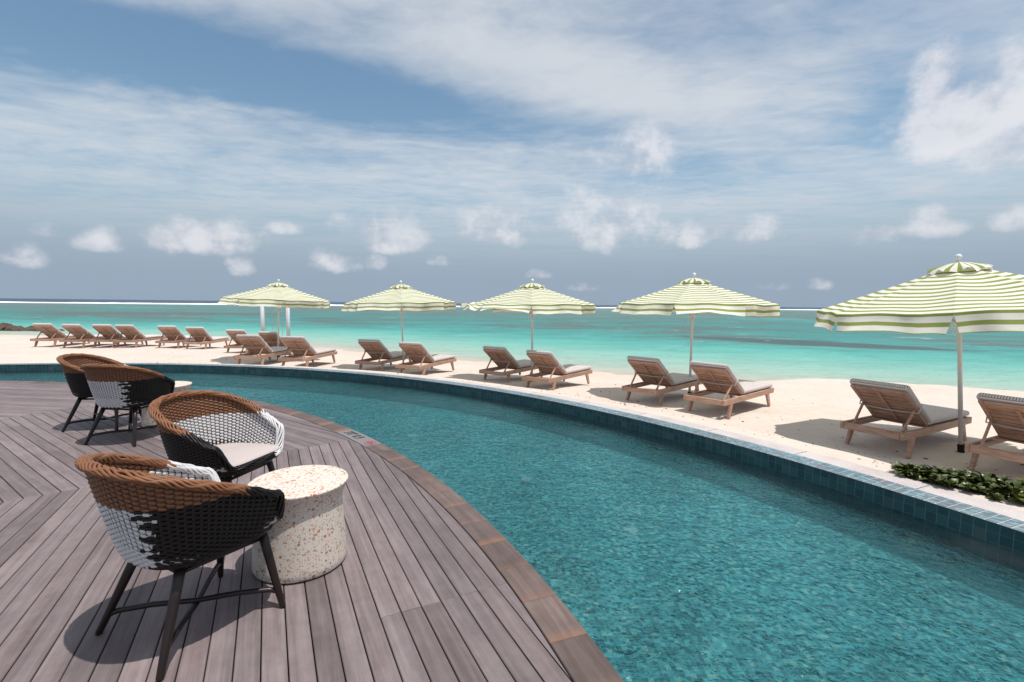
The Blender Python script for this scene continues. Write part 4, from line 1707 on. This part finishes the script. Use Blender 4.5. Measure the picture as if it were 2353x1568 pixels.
# ------------------------------------------------------------------ parasols
def make_parasol(x, y, lean, rot, seed, lab, wind):
    rn = random.Random(seed)
    zg = sz(x, y)
    root = empty('parasol', (x, y, zg - 0.01), 0)
    root.rotation_euler = (lean[1], lean[0], 0)
    tag(root, lab, 'parasol', 'green and white striped parasols on the beach')
    zr, za = 1.885, 2.36          # rim and apex heights above the sand
    RO = 1.52
    pole = MB()
    pole.tube([(0, 0, -0.05), (0, 0, za + 0.02)], 0.0245, 16)
    pole.build('pole', M_POLE, root, True)
    sl = MB()
    sl.lathe([(0.036, -0.05), (0.036, 0.11), (0.030, 0.115)], 16)
    sl.quadbox((0.045, 0.0, 0.10), (0.03, 0.02, 0.03))
    sl.build('ground_sleeve', M_DARK, root)
    fn = MB()
    fn.lathe([(0.012, za + 0.02), (0.014, za + 0.07), (0.030, za + 0.085), (0.036, za + 0.105), (0.030, za + 0.128), (0.012, za + 0.14)], 16)
    fn.build('finial', M_FIN, root, True)
    hub = MB()
    hub.lathe([(0.05, zr - 0.27), (0.055, zr - 0.24), (0.055, zr - 0.19), (0.05, zr - 0.17)], 16)
    hub.build('hub', M_POLE, root)
    r0, z0_ = 0.16, za - 0.035
    for k in range(8):
        a0, a1 = rot + k * PI / 4, rot + (k + 1) * PI / 4
        am = (a0 + a1) / 2
        hw = math.sin(PI / 8)
        NU, NV = 8, 14
        uv = {}
        # canopy panel
        mb_ = MB()
        rows_ = []
        us = []
        for iv in range(NV + 1):
            tt = iv / NV
            row = []
            for iu in range(NU + 1):
                u = iu / NU
                rad = r0 + (RO - r0) * tt
                pa_ = Vector((math.cos(a0), math.sin(a0), 0)) * rad
                pb_ = Vector((math.cos(a1), math.sin(a1), 0)) * rad
                q = pa_.lerp(pb_, u)
                z = z0_ + (zr - z0_) * (tt ** 0.93)
                bel = 4 * u * (1 - u)
                z += -0.030 * bel * math.sin(PI * tt) + wind * 0.02 * bel * math.sin(PI * tt * 1.3 + k) * math.cos(am + 0.4)
                pull = 1 - 0.028 * bel * tt
                z += 0.012 * math.sin(u * 8 + k * 1.7 + seed) * bel * tt ** 2
                row.append((q.x * pull, q.y * pull, z))
                us.append(((u - 0.5) * 2 * hw * rad, math.hypot(rad * math.cos(PI / 8), (z0_ - z))))
            rows_.append(row)
        mb_.grid(rows_)
        me_ = mb_.mesh('canopy_panel')
        uvl = me_.uv_layers.new(name='UVMap')
        for lp in me_.loops:
            uvl.data[lp.index].uv = us[lp.vertex_index]
        pan = link('canopy_panel', me_, M_CLOTH, root, True)
        # hanging valance of that panel
        edge_ = rows_[-1]
        vlast = us[-NU // 2][1]
        mb_ = MB()
        rows_, us2 = [], []
        NW = 24
        ph1, ph2 = rn.uniform(0, 6), rn.uniform(0, 6)
        outn = Vector((math.cos(am), math.sin(am), 0))
        tang = Vector((-math.sin(am), math.cos(am), 0))
        # wind from the right lifts the flaps on the left-hand side
        lift = max(0.0, outn.dot(Vector((-0.86, -0.45, 0)))) * wind * rn.uniform(0.35, 1.25) + rn.uniform(-0.30, 0.25)
        if wind > 1.2 and outn.dot(Vector((-1, 0, 0))) > 0.72:
            lift = 1.45
        swing = -outn.dot(Vector((1, 0.2, 0))) * 0.04 * wind
        DV = 0.215
        for iv in range(6):
            s_k = iv / 5
            row = []
            for iu in range(NW + 1):
                u = iu / NW
                fi = u * NU
                i0 = min(NU - 1, int(fi))
                e0_, e1_ = Vector(edge_[i0]), Vector(edge_[i0 + 1])
                q = e0_.lerp(e1_, fi - i0)
                bel = math.sin(PI * u)
                wave = 0.034 * math.sin(u * 9 + ph1) * s_k + 0.017 * math.sin(u * 21 + ph2) * s_k
                ang_ = lift * 1.25 * (0.35 + 0.65 * bel if rn is None else 0.45 + 0.55 * math.sin(PI * (0.15 + 0.85 * u))) * s_k ** 0.5
                dn = DV * s_k
                out_amt = math.sin(ang_) * dn + wave + swing * s_k * (0.4 + bel) + 0.012 * s_k
                down = math.cos(ang_) * dn
                slit = 0.024 * s_k * (1 if u < 0.5 else -1) * (abs(u - 0.5) * 2) ** 6
                p_ = q + outn * out_amt + Vector((0, 0, -down)) + tang * slit
                if s_k == 1:
                    p_.z += 0.006 * math.sin(u * 19 + ph2)
                row.append(tuple(p_))
                us2.append(((u - 0.5) * 2 * hw * RO, vlast + dn))
            rows_.append(row)
        mb_.grid(rows_)
        me_ = mb_.mesh('valance')
        uvl = me_.uv_layers.new(name='UVMap')
        for lp in me_.loops:
            uvl.data[lp.index].uv = us2[lp.vertex_index]
        link('valance', me_, M_CLOTH, pan, True)
        # rib and strut
        rb = MB()
        ca, sa = math.cos(a0), math.sin(a0)
        rb.tube([(ca * 0.05, sa * 0.05, z0_ - 0.03), (ca * RO * 0.985, sa * RO * 0.985, zr - 0.012)], 0.011, 6)
        rbo = rb.build('rib', M_POLE, root, True)
        sr = MB()
        sr.tube([(ca * 0.055, sa * 0.055, zr - 0.21), (ca * 0.72, sa * 0.72, zr + 0.235)], 0.008, 6)
        sr.build('strut', M_POLE, rbo, True)
    # ruffled vent cap
    vc = MB()
    rows_, us3 = [], []
    NC = 64
    for iv, (rr_, zz_) in enumerate(((0.015, za + 0.045), (0.11, za + 0.028), (0.20, za - 0.002), (0.265, za - 0.028), (0.305, za - 0.058))):
        row = []
        for j in range(NC + 1):
            a_ = 2 * PI * j / NC
            rf_ = 1.0 + (0.05 * math.sin(a_ * 8 + seed) if iv >= 3 else 0)
            zf_ = (0.020 * math.sin(a_ * 8 + seed + 1.0) + 0.012 * math.sin(a_ * 13 + 2 * seed)) * (iv / 4) ** 2
            row.append((rr_ * rf_ * math.cos(a_), rr_ * rf_ * math.sin(a_), zz_ + zf_))
            us3.append((0, 0.112 * 16 * j / NC))
        rows_.append(row)
    vc.grid(rows_)
    me_ = vc.mesh('vent_cap')
    uvl = me_.uv_layers.new(name='UVMap')
    for lp in me_.loops:
        uvl.data[lp.index].uv = us3[lp.vertex_index]
    link('vent_cap', me_, M_CLOTH, root, True)
    # tie cords at the hub
    tc_ = MB()
    for q in range(5):
        a_ = rn.uniform(0, 6.28)
        tc_.tube([(0.055 * math.cos(a_), 0.055 * math.sin(a_), zr - 0.2), (0.09 * math.cos(a_), 0.09 * math.sin(a_), zr - 0.3), (0.08 * math.cos(a_ + .3), 0.08 * math.sin(a_ + .3), zr - 0.38)], 0.003, 5)
    tc_.build('tie_cords', M_FIN, root)
    return root


for (x, y), lean, rot, lab, wind in (
        ((5.70, 6.00), (-0.095, 0.0), R(1), 'striped parasol at the right edge, largest and cut off by the photo', 0.6),
        ((3.60, 9.67), (0.0, 0.0), R(13), 'striped parasol second from the right, above two loungers', 0.9),
        ((0.50, 11.73), (-0.01, 0.0), R(42), 'striped parasol in the middle with its left flap blown up', 1.3),
        ((-3.05, 13.54), (-0.025, 0.0), R(13), 'striped parasol second from the left', 0.8),
        ((-7.29, 15.00), (0.03, 0.0), R(30), 'leftmost striped parasol, in front of the pastel swing posts', 0.8)):
    make_parasol(x, y, lean, rot, int(abs(x) * 100), lab, wind)

# ------------------------------------------------------------------ swing frame in the shallows
M_POST, t, p = mat('pastel_striped_paint')
tcn = t.new('ShaderNodeTexCoord')
ox, oy, oz = t.sep(tcn.outputs['Object'])
an = t.math('FRACT', t.math('MULTIPLY', t.math('ADD', t.math('DIVIDE', t.math('ARCTAN2', oy, ox), 2 * PI), 1.0), 4.0))
c = t.ramp(an, [(0.0, (0.72, 0.42, 0.42)), (0.34, (0.80, 0.78, 0.78)), (0.5, (0.33, 0.58, 0.68)), (0.84, (0.80, 0.78, 0.78))], 'CONSTANT')
setp(t, p, c, 0.5, 0.3)
sw = empty('swing_frame', (-13.6, 28.0, -1.25))
sw.rotation_euler = (0, 0, 0)
tag(sw, 'pastel striped posts of a swing frame standing in the shallow water', 'swing frame')
for dx_, rr_ in ((-0.86, 0.105), (0.62, 0.105)):
    mb = MB()
    mb.tube([(0, 0, 0), (0, 0, 3.02)], rr_, 20)
    po = mb.build('post', M_POST, sw, True)
    po.location = (dx_, 0, 0)
mb = MB()
mb.tube([(-1.1, 0, 3.08), (0.86, 0, 3.08)], 0.085, 14)
mb.build('crossbeam', M_POST, sw, True)
for dx_, lab in ((-0.47, 'left rope swing hanging between the pastel posts'), (0.10, 'right rope swing hanging between the pastel posts')):
    rt = empty('rope_swing', (-13.6 + dx_, 28.0, -0.72))
    tag(rt, lab, 'swing', 'rope swings over the shallow water')
    mb = MB()
    mb.quadbox((0, 0, 0.02), (0.42, 0.18, 0.035))
    mb.build('seat', M_TEAK, rt)
    for s_ in (-0.19, 0.19):
        mb = MB()
        mb.tube([(s_, 0, 0.03), (s_, 0, 2.52)], 0.011, 6)
        mb.build('rope', M_ROPE, rt)

# ------------------------------------------------------------------ rocks at the far left
rr_ = random.Random(3)
for i, (x, y, s_, lab) in enumerate(((-37.2, 34.2, 0.95, 'brown shore rock cut off by the left edge'), (-35.9, 34.0, 0.75, 'large brown shore rock second from the left'),
                                     (-34.8, 33.8, 0.62, 'dark shore rock in the middle of the rock spit'), (-33.8, 33.9, 0.55, 'low dark shore rock right of the middle rocks'),
                                     (-32.9, 33.8, 0.45, 'small shore rock near the end of the rock spit'), (-31.9, 33.8, 0.38, 'smallest shore rock behind the leftmost lounger'))):
    bm = bmesh.new()
    bmesh.ops.create_icosphere(bm, subdivisions=3, radius=1.0)
    for v_ in bm.verts:
        n_ = mnoise.noise(v_.co * 1.4 + Vector((i * 7, 0, 0))) * 0.35 + mnoise.noise(v_.co * 3.5 + Vector((0, i * 5, 0))) * 0.16
        v_.co *= 1 + n_
        v_.co.x *= 1.25
        v_.co.z *= 0.72
    me = bpy.data.meshes.new('shore_rock')
    bm.to_mesh(me)
    bm.free()
    o = link('shore_rock', me, M_ROCK)
    o.scale = (s_, s_, s_)
    o.location = (x, y, -0.85)
    o.rotation_euler = (0, 0, i * 1.3)
    tag(o, lab, 'rock', 'rocks of the spit at the far left')

# ------------------------------------------------------------------ leafy plants behind the granite coping
def leaf_mesh(seed):
    rn = random.Random(seed)
    L_, W_ = 0.072, 0.046
    mb_ = MB()
    rows_ = []
    for i in range(6):
        s_k = i / 5
        wd = W_ * (0.16 + 0.84 * math.sin(PI * min(1.0, 0.08 + 0.80 * s_k ** 1.25)))
        if i == 5:
            wd = W_ * 0.45
        x_ = L_ * s_k
        z_ = 0.012 * math.sin(PI * s_k) - 0.012 * s_k * s_k * rn.uniform(0.2, 1.5)
        rows_.append([(x_, -wd / 2, z_ + 0.006), (x_, 0, z_), (x_, wd / 2, z_ + 0.006)])
    mb_.grid(rows_)
    return mb_.mesh('leaf')


leaf_protos = [leaf_mesh(i) for i in range(4)]
for me in leaf_protos:
    me.materials.append(M_LEAF)
pr = random.Random(21)
plants = [(26.6, 13.74, 0.55, 'small leafy plant at the left tip of the green border'),
          (25.6, 13.80, 0.85, 'second leafy plant from the left of the green border'),
          (24.5, 13.93, 1.05, 'leafy plant just left of the middle of the border'),
          (23.4, 14.00, 1.15, 'leafy plant in the middle of the border by the coping'),
          (22.3, 14.04, 1.2, 'bushy leafy plant right of the middle of the border'),
          (21.2, 14.08, 1.25, 'leafy plant second from the right edge'),
          (20.1, 14.10, 1.25, 'rightmost leafy plant by the granite coping')]
for ang_, rad_, s_, lab in plants:
    x, y = C2.x + rad_ * math.cos(R(ang_)), C2.y + rad_ * math.sin(R(ang_))
    zg = sz(x, y)
    root = empty('leafy_plant', (x, y, zg))
    tag(root, lab, 'plant', 'low leafy plants behind the granite coping')
    stems = MB()
    small = MB()
    nl = 0
    for q in range(44):
        a_ = pr.uniform(0, 2 * PI)
        dist_ = (pr.random() ** 0.6) * 0.27 * s_
        hgt_ = pr.uniform(0.04, 0.125) * s_ * (1.15 - dist_ / (0.3 * s_) * 0.4)
        b0 = Vector((dist_ * 0.55 * math.cos(a_), dist_ * 0.55 * math.sin(a_), -0.01))
        b1 = Vector((dist_ * math.cos(a_), dist_ * math.sin(a_), hgt_))
        stems.tube([b0, b0.lerp(b1, 0.5) + Vector((0.01, 0, 0.01)), b1], [0.006, 0.005, 0.0035], 5)
        for lq in range(7):
            la = a_ + lq * 2.4 + pr.uniform(-0.3, 0.3)
            tilt = pr.uniform(0.15, 0.95)
            pos_ = b0.lerp(b1, 1.0 - 0.075 * lq)
            sc_ = pr.uniform(0.75, 1.15) * (0.85 + 0.15 * s_)
            mr = Matrix.Rotation(la, 4, 'Z') @ Matrix.Rotation(-tilt, 4, 'Y') @ Matrix.Rotation(pr.uniform(-0.5, 0.5), 4, 'X')
            mw = Matrix.Translation(pos_) @ mr @ Matrix.Scale(sc_, 4)
            if lq < 2 and nl < 42:
                lo = bpy.data.objects.new('leaf', leaf_protos[pr.randrange(4)])
                col.objects.link(lo)
                lo.parent = root
                lo.matrix_local = mw
                nl += 1
            else:
                me_ = leaf_protos[pr.randrange(4)]
                k = len(small.v)
                small.v += [tuple(mw @ vv_.co) for vv_ in me_.vertices]
                small.f += [tuple(k + i for i in pl.vertices) for pl in me_.polygons]
    stems.build('stems', M_STEM, root)
    so = small.build('lower_leaves', M_LEAF, root, True)
    tag(so, kind='stuff')

# ------------------------------------------------------------------ bits of leaf and coral lying on the sand
db = MB()
dr_ = random.Random(9)
for i in range(1100):
    a_ = dr_.uniform(18, 100)
    rad_ = 13.7 + abs(dr_.gauss(0, 1)) * 2.4
    x, y = C2.x + rad_ * math.cos(R(a_)), C2.y + rad_ * math.sin(R(a_))
    s_ = dr_.uniform(0.003, 0.011) * (1.0 if dr_.random() < 0.9 else 1.9)
    z = sz(x, y)
    rz = dr_.uniform(0, 3.14)
    db.quadbox((x, y, z + s_ * 0.25), (s_ * dr_.uniform(1, 2.6), s_, s_ * 0.7), Matrix.Rotation(rz, 3, 'Z') @ Matrix.Rotation(dr_.uniform(-0.5, 0.5), 3, 'X'))
M_DEB = plain('leaf_litter', (0.16, 0.105, 0.075), 0.9, 0.1, var=0.5, vscale=8)
o = db.build('beach_litter', M_DEB)
tag(o, 'scattered dark specks of leaf and coral on the sand', 'litter', kind='stuff')
